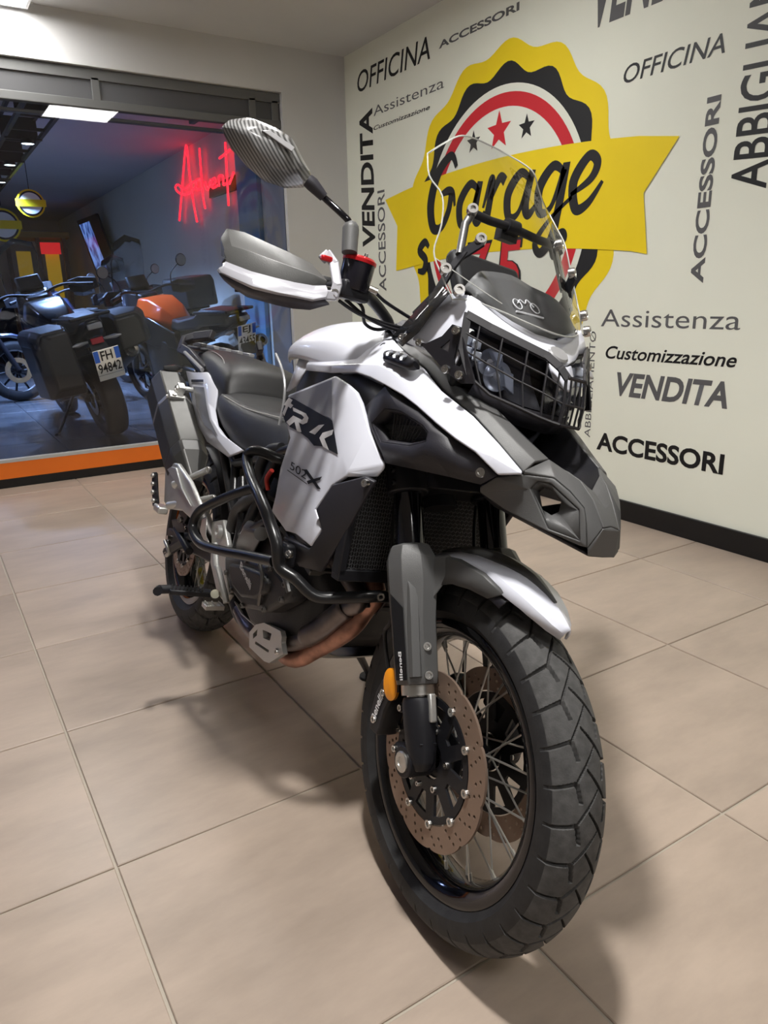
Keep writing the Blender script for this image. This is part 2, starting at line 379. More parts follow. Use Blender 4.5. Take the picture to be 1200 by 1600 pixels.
wtext('ACCESSORI', (2.6272, 0.3384), (1.8891, 0.4340), black_ink, bold=.03)
wtext('ABBIGLIAMENT\u00d8', (2.7171, 0.3945), (2.6762, 0.9485), grey_ink, vert=True, bold=-.002)
# ------------------------------------------------------------------ ceiling lights
lampw = mat('lamp_frame', (.8, .8, .8), .4)
def led(x, y, z, s, power, label, group=None, col=(1, .985, .96), off=True):
    sfx = '_offscreen' if off else ''
    e = empty('ceiling_light' + sfx, (x, y, z), label, 'ceiling light', group)
    g = G(); h = s / 2
    for dx, dy, sx, sy in ((h - .008, 0, .016, s), (-h + .008, 0, .016, s), (0, h - .008, s - .032, .016), (0, -h + .008, s - .032, .016)): g.box((dx, dy, .0), (sx, sy, .03))
    g.box((0, 0, .022), (s, s, .016)); g.obj('frame', lampw, e, sm=0)
    G().box((0, 0, -.004), (s - .033, s - .033, .012)).obj('diffuser' + sfx, emit('led_%g' % power, col, power), e, sm=0)
    if CZ - z > .05:
        for k in (-1, 1): G().cyl((k * h * .7, 0, .03), (k * h * .7, 0, CZ - z), .004, n=6).obj('hanger', lampw, e)
    return e
lt = 'square white LED panel on the ceiling'
def downlight(x, y, power, label):
    e = empty('ceiling_downlight_offscreen', (x, y, CZ - .05), label, 'downlight')
    G().lathe([(1e-4, .05), (.07, .05), (.075, -.02), (.066, -.03), (.060, -.02), (.055, .01)], (0, 0, 0), (0, 0, 1), 28).obj('lamp_body', lampw, e, sm=40)
    G().lathe([(1e-4, 0), (.056, 0)], (0, 0, -.005), (0, 0, 1), 24).obj('lamp_lens_offscreen', emit('downlight_glow', (1, .97, .92), 20), e, sm=0)
    L = bpy.data.lights.new('spot', 'SPOT'); L.energy = power; L.color = (1, .975, .94); L.spot_size = 2.7; L.spot_blend = .8; L.shadow_soft_size = .09
    o = bpy.data.objects.new('lamp_light_offscreen', L); link(o, e); o.location = (0, 0, -.04)
downlight(.54, .84, SPOT_POWER, 'round white ceiling downlight above the front wheel of the white motorcycle')
led(.575, 4.86, CZ - .032, .6, PANEL_POWER, lt + ' just inside the glazed partition', off=False)
led(1.60, 2.97, CZ - .032, .6, PANEL_POWER, lt + ' over the tail of the white motorcycle')
led(.57, -1.1, CZ - .032, .6, PANEL_POWER, lt + ' by the near wall')

# ------------------------------------------------------------------ the white adventure motorcycle (local axes: x forward, y rider's left, z up)
BO = V((.652, .923, 0)); _ps, _ph = math.radians(-91.653), math.radians(14.519)
_h = V((math.cos(_ps), math.sin(_ps), 0)); _rt = V((math.sin(_ps), -math.cos(_ps), 0)); _up = V((0, 0, 1))
_a = _rt * math.cos(_ph) + _up * math.sin(_ph); _wu = _up * math.cos(_ph) - _rt * math.sin(_ph)
BM = Matrix(((_h.x, -_a.x, _wu.x), (_h.y, -_a.y, _wu.y), (_h.z, -_a.z, _wu.z)))
BIKE = empty('motorcycle', BO, 'white adventure motorcycle with grey beak, crash bars and clear windscreen leaning on its stand', 'motorcycle', rot=BM.to_euler())
def part(g, name, m, parent=None, **k): return g.obj(name, m, parent or BIKE, **k)
def tubep(name, pts, r, m, parent=None, n=12, smooth=6, caps=True): return part(G().tube(cr(pts, smooth) if smooth else pts, r, n, caps), name, m, parent, sm=50)
def bolt(p, d, r, parent=None, m=None, name='bolt', hgt=.005):
    d = V(d).normalized(); p = V(p); g = G(); g.lathe([(1e-4, hgt * .55), (r * .45, hgt * .55), (r * .5, hgt), (r * .9, hgt), (r, hgt * .6), (r, -.004), (1e-4, -.004)], p, d, 14)
    return part(g, name, m or steel, parent, sm=40)
# steering geometry
RK = math.radians(25.5); TRAIL, FOFF, DL = .133, .039, math.radians(-3.079)
S_ = V((-math.sin(RK), 0, math.cos(RK))); FW = V((math.cos(RK), 0, math.sin(RK))); LF = V((0, 1, 0))
FW2 = FW * math.cos(DL) + LF * math.sin(DL); LF2 = LF * math.cos(DL) - FW * math.sin(DL); A0 = V((TRAIL, 0, 0))
_o = (0 - TRAIL) * math.cos(RK) + .329 * math.sin(RK); _t2 = TRAIL * math.sin(RK) + .329 * math.cos(RK)
AX = A0 + S_ * _t2 + FW2 * _o
WE = LF2.cross(V((0, 0, 1))).normalized(); WUP = WE.cross(LF2).normalized()
def WP(u, v, w): return AX + WE * u + LF2 * v + WUP * w          # wheel frame: forward, left, up
def FK(side, t, df=0, dl=0): return A0 + S_ * t + FW2 * (FOFF + df) - LF2 * (side * .1 + dl)   # fork leg axis, side +1 = right
def wang(al, r, v): return WP(r * math.cos(al), v, r * math.sin(al))
# --- tyres
treadm = mat('dusty_tread', (.062, .061, .060), .75, noise=(60, .3), bump=(300, .2))
def tyre(name, fn, R, wid, npitch, ntheta, bead, parent, depth=.0075):
    hw = wid / 2; cr_ = hw * 1.10; rc = R - cr_; tw = hw * .94
    side = [(bead, -.70 * hw), (bead + .012, -.86 * hw), (bead + .3 * (R - bead - .02), -.98 * hw), (bead + .58 * (R - bead - .02), -1.0 * hw)]
    prof = []
    for r, w in side: prof.append((r, w, None))
    NS = 76
    for i in range(NS + 1):
        s = -1 + 2 * i / NS; w = s * tw; prof.append((rc + math.sqrt(max(cr_ * cr_ - w * w, 0)), w, s))
    for r, w in reversed(side): prof.append((r, -w, None))
    pit = 2 * PI / npitch
    def f(s): # groove course over the half s in -1..0.3
        if s < -.5: return .12 * (s + 1) / .5
        return .12 + .95 * ((s + .5) / .8) ** .9 if s > -.5 else .12
    def sstep(x, a, b): x = min(max((x - a) / (b - a), 0), 1); return x * x * (3 - 2 * x)
    def groove(al, s):
        g = 0
        for sg, sh in ((1, 0), (-1, .5)):
            q = s * sg
            if -1.01 <= q <= .16:
                ph = ((al / pit - sh - f(q)) + .5) % 1 - .5
                wdt = (.06 if q < -.2 else .06 - .035 * (q + .2) / .5)
                g = max(g, 1 - sstep(abs(ph), wdt * .65, wdt))
            if -.62 < q < -.28:
                ph = (al / pit - sh - f(-.5)) % 1 - 1
                lo = -.5
                if lo < ph < 0:
                    c = -.5 + .1 * (-ph) / .5
                    g = max(g, 1 - sstep(abs(q - c), .03, .055))
        return g
    vs = []; n = len(prof); gv = []
    for k in range(ntheta):
        al = 2 * PI * k / ntheta
        for r, w, s in prof:
            q = groove(al, s) if s is not None else 1; gv.append(q); vs.append(fn(al, r - (depth * q if s is not None else 0), w))
    fs = []
    for k in range(ntheta):
        k2 = (k + 1) % ntheta
        for j in range(n - 1): fs.append((k * n + j, k * n + j + 1, k2 * n + j + 1, k2 * n + j))
    me = bpy.data.meshes.new(name); me.from_pydata([tuple(v) for v in vs], [], fs)
    o = mko(name, me, rubber, parent, sm=28); me.materials.append(treadm)
    me.polygons.foreach_set('material_index', [1 if all(prof[i % n][2] is not None for i in f) else 0 for f in fs]); return o
fty = tyre('front_tyre', wang, .329, .114, 34, 1700, .249, BIKE)
# raised sidewall lettering
def wheel_frame_lathe(prof, fn, n=72, closed=True):
    vs = []; m = len(prof)
    for k in range(n):
        for r, w in prof: vs.append(fn(2 * PI * k / n, r, w))
    fs = [(k * m + j, k * m + (j + 1) % m, ((k + 1) % n) * m + (j + 1) % m, ((k + 1) % n) * m + j) for k in range(n) for j in range(m if closed else m - 1)]
    return G().add(vs, fs)
def rim_prof(R, hw): return [(R + .002, -hw), (R + .002, -hw + .005), (R - .015, -hw + .007), (R - .028, -hw * .3), (R - .028, hw * .3), (R - .015, hw - .007), (R + .002, hw - .005), (R + .002, hw), (R - .006, hw + .002), (R - .022, hw - .004), (R - .037, hw * .34), (R - .037, -hw * .34), (R - .022, -hw + .004), (R - .006, -hw - .002)]
rim = part(wheel_frame_lathe(rim_prof(.250, .044), wang, 90), 'front_rim', gloss, sm=40)
spoke_m = mat('spoke_steel', (.62, .61, .58), .3, metal=.85)
for k in range(36):
    sd = 1 if k % 2 else -1; dr = 1 if (k // 2) % 2 else -1; a0 = 2 * PI * k / 36
    p0 = wang(a0 + dr * .85, .040, sd * .030); p1 = wang(a0, .216, sd * .010)
    q = p1 + (p0 - p1).normalized() * .018
    part(G().tube([p0, q], .0019, 6).tube([q, p1], .0036, 6), 'spoke', spoke_m, rim, sm=50)
hubp = [(.018, -.062), (.034, -.062), (.034, -.040), (.045, -.034), (.045, -.026), (.027, -.02), (.027, .02), (.045, .026), (.045, .034), (.034, .040), (.034, .062), (.018, .062)]
hub = part(wheel_frame_lathe(hubp, wang, 36), 'front_hub', satin, sm=40)
G().cyl(WP(0, -.112, 0), WP(0, .112, 0), .011, n=18).obj('front_axle', steel, BIKE)
# --- brake discs
def disc(sd, fn, off, R, parent, holes=True):
    wave = lambda t: R * (.965 + .035 * abs(math.sin(5 * t)) ** .45)
    loops = [circ(0, 0, 0, 200, wave), circ(0, 0, R * .715, 80)]
    if holes:
        for k in range(30):
            t = 2 * PI * k / 30
            for j, rr in enumerate((.765, .845, .92)[(k % 2):]):
                tt = t + j * .05; loops.append(circ(R * rr * math.cos(tt), R * rr * math.sin(tt), .0034, 8))
    me = flat_mesh(loops, .0048); put(me, lambda c: fn(math.atan2(c.y, c.x), math.hypot(c.x, c.y), off + c.z))
    d = mko('brake_disc', me, bronze, parent, sm=30)
    loops = [circ(0, 0, R * .70, 80), circ(0, 0, .036, 36)]
    for k in range(10):
        t = 2 * PI * (k + .5) / 10; a = .20; b = .10
        loops.append([(R * .62 * math.cos(t + a * .95), R * .62 * math.sin(t + a * .95)), (R * .62 * math.cos(t), R * .62 * math.sin(t)), (R * .62 * math.cos(t - a * .95), R * .62 * math.sin(t - a * .95)), (R * .39 * math.cos(t - b), R * .39 * math.sin(t - b)), (R * .39 * math.cos(t + b), R * .39 * math.sin(t + b))])
    me = flat_mesh(loops, .006); put(me, lambda c: fn(math.atan2(c.y, c.x), math.hypot(c.x, c.y), off + c.z))
    mko('disc_carrier', me, satin, d, sm=30, bev=.0012)
    o = fn(0, 0, off); ax = (fn(0, 0, off + sd) - o).normalized()
    for k in range(10):
        t = 2 * PI * k / 10; bolt(fn(t, R * .712, off + sd * .003), ax, .0085, d, name='disc_button')
    for k in range(5):
        t = 2 * PI * k / 5 + .3; bolt(fn(t, R * .33, off + sd * .004), ax, .0065, d, name='disc_bolt')
    return d
disc(-1, wang, -.067, .1605, BIKE); disc(1, wang, .067, .1605, BIKE)
# --- forks
def leg_frame(): return S_, FW2, LF2
for sd in (1, -1):
    up = part(G().tube([FK(sd, .70), FK(sd, 1.10)], .0275, 28), 'fork_tube', gloss, sm=50)
    part(G().tube([FK(sd, .46), FK(sd, .72)], .0215, 20), 'fork_stanchion', steel, sm=50)
    # lower casting with axle boss and caliper lugs
    g = G().tube([FK(sd, .465), FK(sd, .455), FK(sd, .41), FK(sd, .375), FK(sd, .350), FK(sd, .337)], [.027, .0305, .029, .027, .023, .014], 24)
    axc = WP(0, -sd * .085, 0)
    g.cyl(WP(-.006, -sd * .072, -.004), WP(-.006, -sd * .126, -.004), .028, n=24)
    low = FK(sd, .385)
    g.loft([[low + FW2 * .026 - LF2 * sd * .018, low + FW2 * .026 + LF2 * sd * .018, low - FW2 * .024 + LF2 * sd * .018, low - FW2 * .024 - LF2 * sd * .018],
            [axc + WE * .022 - LF2 * sd * .026 - WUP * .012, axc + WE * .022 + LF2 * sd * .016 - WUP * .012, axc - WE * .022 + LF2 * sd * .016 - WUP * .012, axc - WE * .022 - LF2 * sd * .026 - WUP * .012]])
    b0 = FK(sd, .372); g.cyl(b0, b0 - FW2 * .078 - S_ * .0, .014, .012, 14); b1 = FK(sd, .445); g.cyl(b1, b1 - FW2 * .06, .011, .010, 12)
    fb = part(g, 'fork_bottom', satin, sm=40, bev=.002)
    bolt(WP(-.006, -sd * .126, -.004), -LF2 * sd, .019, fb, alum, 'axle_bolt', .004)
    bolt(b0 - FW2 * .070 - LF2 * sd * .012, -LF2 * sd, .007, fb); bolt(b1 - FW2 * .045 - LF2 * sd * .010, -LF2 * sd, .007, fb)
    for q in (-.008, .014): bolt(WP(.012 + q, -sd * .104, -.03), -LF2 * sd, .0045, fb)
    part(G().tube([FK(sd, .468), FK(sd, .486)], .0305, 28), 'fork_clamp_ring', alum, sm=40)
    part(G().box(FK(sd, .445, .030, -.008), (.012, .014, .05), Matrix((FW2, LF2, S_)).transposed()), 'hose_guide', alu, fb, bev=.003)
    # fork guard: angular shell round the front and outside of the leg
    def sec(t, sc=1, fl=0):
        P = [(-.030, -.030), (-.034, .0), (-.030, .034), (-.004, .046), (.030, .040), (.047 + fl, .012), (.046 + fl, -.018), (.030, -.030)]
        return [FK(sd, t, p[0] * sc, p[1] * sc * sd) if False else A0 + S_ * t + FW2 * (FOFF + p[0] * sc) - LF2 * sd * (.1 + p[1] * sc) for p in P]
    g = G().loft([sec(.487, .86), sec(.50, .92), sec(.60, .97), sec(.67, 1.05, .006), sec(.715, 1.05, .004), sec(.738, .86), sec(.742, .74)], caps=False)
    gd = part(g, 'fork_guard', greyp, sm=28, bev=.003, solid=.003)
    # front rib along the guard
    part(G().loft([[A0 + S_ * t + FW2 * (FOFF + x) - LF2 * sd * (.1 + y) for x, y in ((.030, .036), (.042 * k, .034), (.046 * k, .020), (.040, .014))] for t, k in ((.50, .92), (.60, 1.0), (.655, 1.02), (.685, .8))]), 'guard_rib', greyp, gd, bev=.003)
    def gp(t, df, dl): return A0 + S_ * t + FW2 * (FOFF + df) - LF2 * sd * (.1 + dl)
    # black name plate on the outer face
    f0, f1 = (-.004, .046), (.030, .040)
    def pl(t, k, e=.0022): q = .92 + .5 * (t - .5); return gp(t, q * (f0[0] + (f1[0] - f0[0]) * k) + e * .15, q * (f0[1] + (f1[1] - f0[1]) * k) + e)
    part(G().add([pl(.495, .05), pl(.495, .98), pl(.622, .98), pl(.650, .05)], [(0, 1, 2, 3)]), 'guard_plate', gloss, gd, sm=0)
    me = text_mesh('Benelli', bold=.02)
    put(me, lambda c: pl(.545 - c.x * .05, .66 - .26 * c.y + .0, .0032)); mko('lettering', me, white_ink, gd, sm=0)
    for t in (.502, .552): bolt(gp(t, .0425, .004), FW2 - LF2 * sd * .3, .0085, gd); 
# triple clamps
for t, w in ((.872, .058), (1.075, .045)):
    g = G()
    for sd in (1, -1): g.cyl(FK(sd, t - w / 2), FK(sd, t + w / 2), .040, n=28)
    c0 = A0 + S_ * t
    g.loft([[FK(1, t - w * .32, .02), FK(1, t + w * .32, .02), FK(1, t + w * .32, -.05), FK(1, t - w * .32, -.05)], [FK(-1, t - w * .32, .02), FK(-1, t + w * .32, .02), FK(-1, t + w * .32, -.05), FK(-1, t - w * .32, -.05)]])
    tc_ = part(g, 'triple_clamp', satin, sm=40, bev=.003)
    for k in (-.012, .012): bolt(FK(1, t + k, .012, .037), -LF2, .006, tc_, satin)
part(G().tube([A0 + S_ * .83, A0 + S_ * 1.10], .033, 24), 'steering_head', satin)
# calipers and hoses
for sd in (1, -1):
    def cp(al, r, v): return wang(al, r, -sd * v)
    g = G(); sect = []
    for al in (2.55, 2.65, 2.85, 3.15, 3.3):
        k = 1 if 2.6 < al < 3.2 else .72
        sect.append([cp(al, .150 - .03 * k, .050), cp(al, .150 + .028 * k, .050), cp(al, .150 + .034 * k, .066), cp(al, .150 + .028 * k, .105), cp(al, .150 - .026 * k, .110), cp(al, .150 - .034 * k, .085)])
    g.loft(sect); c = part(g, 'brake_caliper', satin, sm=30, bev=.004)
    for al in (2.68, 3.12): bolt(cp(al, .150, .1085), -LF2 * sd, .008, c)
    me = text_mesh('Benelli', bold=.02); put(me, lambda q: cp(3.12 - q.x * .40, .141 + q.y * .018, .1112)); mko('lettering', me, white_ink, c, sm=0)
    tubep('brake_hose', [cp(2.6, .18, .09), cp(2.4, .25, .10), FK(sd, .62, -.045, .02), FK(sd, .80, -.06, .0), FK(sd, .95, -.05, -.03)], .0042, matte)
    # amber side reflector on its stay
    ct = A0 + S_ * .488 + FW2 * (FOFF - .062) - LF2 * sd * (.1 + .020); n_ = (-LF2 * sd + FW2 * .45).normalized(); ua = (S_ + FW2 * .05).normalized(); va = n_.cross(ua)
    rg = [[ct + ua * math.cos(t) * .030 * k + va * math.sin(t) * .0165 * k + n_ * z for t in [2 * PI * i / 24 for i in range(24)]] for k, z in ((1, -.006), (1, .002), (.82, .0045), (.1, .0065))]
    part(G().loft(rg), 'reflector', orange, sm=25)
    part(G().box(ct - n_ * .010, (.05, .01, .03), Matrix((FW2, LF2, S_)).transposed()), 'reflector_stay', satin)
# --- front mudguard
def fen(al, r, v): return wang(math.radians(al), r, v)
def fwid(al): # half width of the blade by angle
    a = [(59, .006), (62, .024), (67, .041), (74, .056), (85, .066), (95, .070), (112, .070), (126, .066)]
    for (x0, y0), (x1, y1) in zip(a, a[1:]):
        if al <= x1: return y0 + (y1 - y0) * (al - x0) / (x1 - x0)
    return a[-1][1]
angs = [59, 60.2, 62, 64.5, 67, 70, 74, 79, 84, 89, 95, 103, 112]
def frow(al, ks):
    w = fwid(al); lift = .010 * min(1, (al - 59) / 18); out = []
    for k in ks: out.append(fen(al, .362 + lift * (1 - abs(k) ** 1.6) + .012 * (1 - abs(k)) - .010 * max(0, abs(k) - .8) / .2, k * w))
    return out
fd = part(G().rows([frow(a, [-1, -.8, -.6, -.4, -.2, 0, .2, .4, .6, .8, 1]) for a in angs]), 'front_mudguard', white, solid=.004, sm=25, off=0)
ins = [67, 70, 73, 77, 82, 88, 95, 103, 112]
def irow(al):
    k = min(.46, .04 + (al - 66) * .018); w = fwid(al); return [fen(al, .3655 + .010 * min(1, (al - 59) / 18) * (1 - abs(q) ** 1.6) + .012 * (1 - abs(q)), q * w) for q in (-k, -k * .5, 0, k * .5, k)]
part(G().rows([irow(a) for a in ins]), 'mudguard_insert', greyp, fd, solid=.003, sm=25, off=0)
for sd in (-1, 1):
    # side cheek joining the blade to the fork guard
    top = [(76, .352), (84, .360), (95, .364), (106, .366), (116, .364)]; bot = [(79, .340), (86, .336), (95, .330), (106, .318), (116, .306)]
    r1 = [fen(a, r, sd * (fwid(a) + .001)) for a, r in top]; r2 = [fen(a, r - .006, sd * (fwid(a) + .010)) for a, r in bot]; r0 = [fen(a, r + .004, sd * fwid(a) * .93) for a, r in top]
    part(G().rows([r0, r1, r2]), 'mudguard_cheek', greyp, fd, solid=.004, sm=30, off=0)
    g = G().add([fen(100, .372, sd * .066), fen(116, .372, sd * .066), fen(118, .318, sd * .074), fen(98, .326, sd * .078), FK(-sd, .715, .03, -.005), FK(-sd, .72, -.02, -.005), FK(-sd, .60, -.01, -.005), FK(-sd, .62, .035, -.005)], [(0, 1, 5, 4), (1, 2, 6, 5), (2, 3, 7, 6), (3, 0, 4, 7)])
    part(g, 'mudguard_stay', greyp, fd, sm=30, bev=.004)
inner = mat('inner_mudguard', (.012, .011, .016), .45)
part(G().rows([[fen(a, .349, k * .068) if abs(k) < .9 else fen(a, .335, k * .066) for k in (-1, -.8, -.4, 0, .4, .8, 1)] for a in (74, 84, 95, 108, 122, 136, 150)]), 'mudguard_liner', inner, fd, solid=.003)

# --- rear wheel, swingarm, final drive
RW = V((-1.525, 0, .321))
def rang(al, r, v): return RW + V((r * math.cos(al), v, r * math.sin(al)))
tyre('rear_tyre', rang, .321, .152, 24, 420, .225, BIKE)
rrim = part(wheel_frame_lathe(rim_prof(.226, .060), rang, 64), 'rear_rim', gloss, sm=40)
for k in range(36):
    sd = 1 if k % 2 else -1; dr = 1 if (k // 2) % 2 else -1; a0 = 2 * PI * k / 36
    part(G().tube([rang(a0 + dr * .8, .055, sd * .032), rang(a0, .195, sd * .012)], .0019, 5), 'spoke', spoke_m, rrim, sm=50)
part(wheel_frame_lathe([(.018, -.08), (.04, -.08), (.06, -.036), (.06, -.026), (.03, -.02), (.03, .02), (.06, .026), (.06, .036), (.04, .08), (.018, .08)], rang, 28), 'rear_hub', satin, sm=40)
disc(-1, rang, -.085, .13, BIKE)
part(G().cyl(rang(0, 0, -.15), rang(0, 0, .15), .011, n=16), 'rear_axle', steel)
for sd in (-1, 1):
    y = sd * .118
    rg = lambda x, z, h, w: [(x, y - w, z - h), (x, y + w, z - h), (x, y + w, z + h), (x, y - w, z + h)]
    part(G().loft([rg(-.80, .415, .035, .022), rg(-1.0, .41, .036, .02), rg(-1.3, .365, .032, .018), rg(-1.5, .325, .03, .016), rg(-1.60, .318, .024, .012)]), 'swingarm', satin, bev=.006)
part(G().box((-.92, 0, .41), (.08, .22, .06)), 'swingarm_bridge', satin, bev=.01)
g = G().loft([[rang(a, r, v) for r, v in ((.085, -.075), (.165, -.075), (.165, -.118), (.085, -.118))] for a in (.9, 1.1, 1.5, 1.7)]); part(g, 'rear_caliper', satin, bev=.004)
part(G().lathe([(.068, .006), (.092, .006), (.095, 0), (.092, -.006), (.068, -.006)], RW + V((0, .095, 0)), (0, 1, 0), 40, closed=True), 'rear_sprocket', steel)
part(G().tube([(-1.525, .095, .42), (-.84, .095, .47)], .010, 6).tube([(-1.525, .095, .223), (-.84, .095, .36)], .010, 6), 'chain', satin)
# rear hugger and number-plate hanger
part(G().rows([[rang(math.radians(a), .345, k * .08) for k in (-1, -.5, 0, .5, 1)] for a in (20, 40, 60, 80, 100)]), 'rear_hugger', darkp, solid=.003)
part(G().loft([[(x, -w, z), (x, w, z), (x, w, z - .015), (x, -w, z - .015)] for x, w, z in ((-1.62, .07, .86), (-1.78, .075, .74), (-1.88, .09, .56))]), 'plate_hanger', darkp, bev=.004)
# side stand
f0 = V((-0.8474, 0.3379, 0.0875)); p0 = V((-.66, .13, .33))
part(G().tube([p0, p0.lerp(f0, .5) + V((0, -.01, 0)), f0 + V((0, 0, .012))], [.015, .012, .010], 12).lathe([(1e-4, .008), (.026, .008), (.028, 0), (1e-4, 0)], f0, BM.transposed() @ V((0, 0, 1)), 16), 'side_stand', satin)
# --- frame tubes
fr = mat('frame_black', (.010, .010, .011), .3)
for pts in ([(-.30, -.05, .93), (-.45, -.13, .86), (-.72, -.15, .76), (-1.02, -.14, .68)], [(-.32, -.05, .84), (-.46, -.14, .72), (-.62, -.17, .62), (-.82, -.165, .52)], [(-.72, -.15, .76), (-.82, -.165, .52)], [(-.46, -.14, .72), (-.72, -.15, .76)], [(-1.02, -.14, .68), (-.90, -.16, .50)], [(-1.02, -.14, .68), (-1.30, -.13, .80), (-1.62, -.11, .90)], [(-.92, -.16, .56), (-1.15, -.14, .71), (-1.40, -.12, .83)], [(-.86, -.165, .36), (-.84, -.165, .55), (-.90, -.16, .66)]):
    for s in (1, -1): part(G().tube(cr([(x, y * s, z) for x, y, z in pts], 5), .0135, 12), 'frame_tube', fr)
# --- engine
part(G().loft([[(x, -w, z0), (x, w, z0), (x, w, z1), (x, -w, z1)] for x, w, z0, z1 in ((-.40, .11, .40, .50), (-.44, .14, .36, .56), (-.55, .155, .33, .60), (-.70, .155, .32, .58), (-.82, .14, .34, .54), (-.88, .11, .37, .50))]), 'crankcase', engine, bev=.012)
cyl_ax = V((.28, 0, .96)).normalized()
g = G()
for k in range(9):
    c = V((-.53, 0, .55)) + cyl_ax * (.02 + k * .018); M_ = Matrix((V((.96, 0, -.28)), V((0, 1, 0)), cyl_ax)).transposed(); g.box(c, (.19 if k % 2 else .20, .30 if k % 2 else .315, .013), M_)
part(g, 'cylinder_block', engsil, bev=.002)
part(G().box(V((-.53, 0, .55)) + cyl_ax * .225, (.21, .32, .10), M_), 'cylinder_head', engine, bev=.015)
part(G().box(V((-.53, 0, .55)) + cyl_ax * .295, (.17, .29, .05), M_), 'head_cover', engsil, bev=.015)
def plate_y(name, pts, y, th, m, parent=None, bev=.006): # outline of (x, z) pushed out from y
    return part(G().prism([(x, y, z) for x, z in pts], (0, th, 0)), name, m, parent, bev=bev, bseg=3)
cov = [(p[0], p[2]) for p in ((-0.8386, -0.2000, 0.4618), (-0.6870, -0.2000, 0.4964), (-0.5262, -0.2000, 0.5231), (-0.4307, -0.2000, 0.5121), (-0.4344, -0.2000, 0.4728), (-0.5236, -0.2000, 0.4149), (-0.6614, -0.2000, 0.3760), (-0.7563, -0.2000, 0.3867), (-0.8181, -0.2000, 0.4204))]
ec = plate_y('clutch_cover', cov, -.145, -.055, engine, None, .012)
cx_ = sum(p[0] for p in cov) / len(cov); cz_ = sum(p[1] for p in cov) / len(cov)
plate_y('clutch_cover_cap', [(cx_ + (x - cx_) * .62 - .01, cz_ + (z - cz_) * .62) for x, z in cov], -.19, -.022, engine, ec, .008)
for x, z in cov[1::1]: bolt((cx_ + (x - cx_) * .9, -.2005, cz_ + (z - cz_) * .9), (0, -1, 0), .007, ec, engsil)
me = text_mesh('Benelli', bold=.02); put(me, lambda c: (cx_ - .055 + .085 * c.x, -.2135, cz_ + .02 + .018 * c.y - .03 * c.x)); mko('lettering', me, white_ink, ec, sm=0)
part(G().tube(cr([(-0.5191, -0.2050, 0.5342), (-0.4487, -0.2050, 0.5235), (-0.4246, -0.2000, 0.4981)], 5), .007, 8), 'cover_rib', engsil, ec)
part(G().tube(cr([(-0.5958, -0.2080, 0.5201), (-0.5464, -0.2120, 0.4871), (-0.5578, -0.2050, 0.4212)], 5), .005, 8), 'cover_rib', engsil, ec)
plate_y('alternator_cover', [(x, z) for x, z in cov], .145, .05, engine, None, .012)
# finned grey casting above the cover, water pump and hoses
part(G().loft([[(-0.8637, -0.1700, 0.4633), (-0.7203, -0.1700, 0.4948), (-0.8125, -0.1300, 0.4697), (-0.9639, -0.1300, 0.4365)], [(-0.7844, -0.1850, 0.5489), (-0.6434, -0.1850, 0.5697), (-0.7669, -0.1300, 0.5404), (-0.9189, -0.1300, 0.5180)], [(-0.7762, -0.1750, 0.5740), (-0.6633, -0.1750, 0.5861), (-0.7641, -0.1300, 0.5635), (-0.8842, -0.1300, 0.5506)]]), 'timing_housing', engsil, bev=.006)
for k in range(3): part(G().tube([(-0.8637, -0.1900, 0.4746) if k == 0 else ((-0.8343, -0.1900, 0.4777) if k == 1 else (-0.8057, -0.1900, 0.4807)), (-0.7860, -0.1900, 0.4605) if k == 0 else ((-0.7593, -0.1900, 0.4651) if k == 1 else (-0.7331, -0.1900, 0.4697))], .0035, 8), 'cooling_fin', alum)
part(G().cyl((-0.6250, -0.2000, 0.5752), (-0.7157, -0.1600, 0.5537), .017, n=20), 'oil_filler_cap', engsil)
tubep('coolant_hose', [(-0.9168, -0.1600, 0.4925), (-0.8752, -0.1700, 0.5709), (-0.7945, -0.1700, 0.6245), (-0.7780, -0.1400, 0.6481)], .017, engine)
tubep('coolant_hose', [(-0.7063, -0.1500, 0.7762), (-0.7572, -0.1600, 0.7583), (-0.7968, -0.1600, 0.7013), (-0.7992, -0.1400, 0.6263)], .014, matte)
tubep('wiring_loom', [(-0.6945, -0.1700, 0.7196), (-0.7164, -0.1700, 0.6943), (-0.7200, -0.1600, 0.6669)], .006, mat('red_wire', (.45, .03, .02), .5))
part(G().box((-.72, 0, .70), (.22, .24, .16)), 'air_box', matte, bev=.02)
part(G().box((-.95, 0, .62), (.18, .20, .16)), 'battery_box', matte, bev=.02)
part(G().tube([(-.86, .02, .42), (-1.02, .02, .74)], .038, 16), 'rear_shock', satin)
g = G(); g.tube([(-.87 - .16 * k / 60 * .9, .02 + .048 * math.sin(k * .62), .45 + .26 * k / 60 + .0 * math.cos(k)) if False else tuple(V((-.865, .02, .44)).lerp(V((-1.01, .02, .72)), k / 90) + (V((.89, 0, .46)) * math.cos(k * .55) + V((0, 1, 0)) * math.sin(k * .55)) * .05) for k in range(91)], .006, 6); part(g, 'shock_spring', redm)
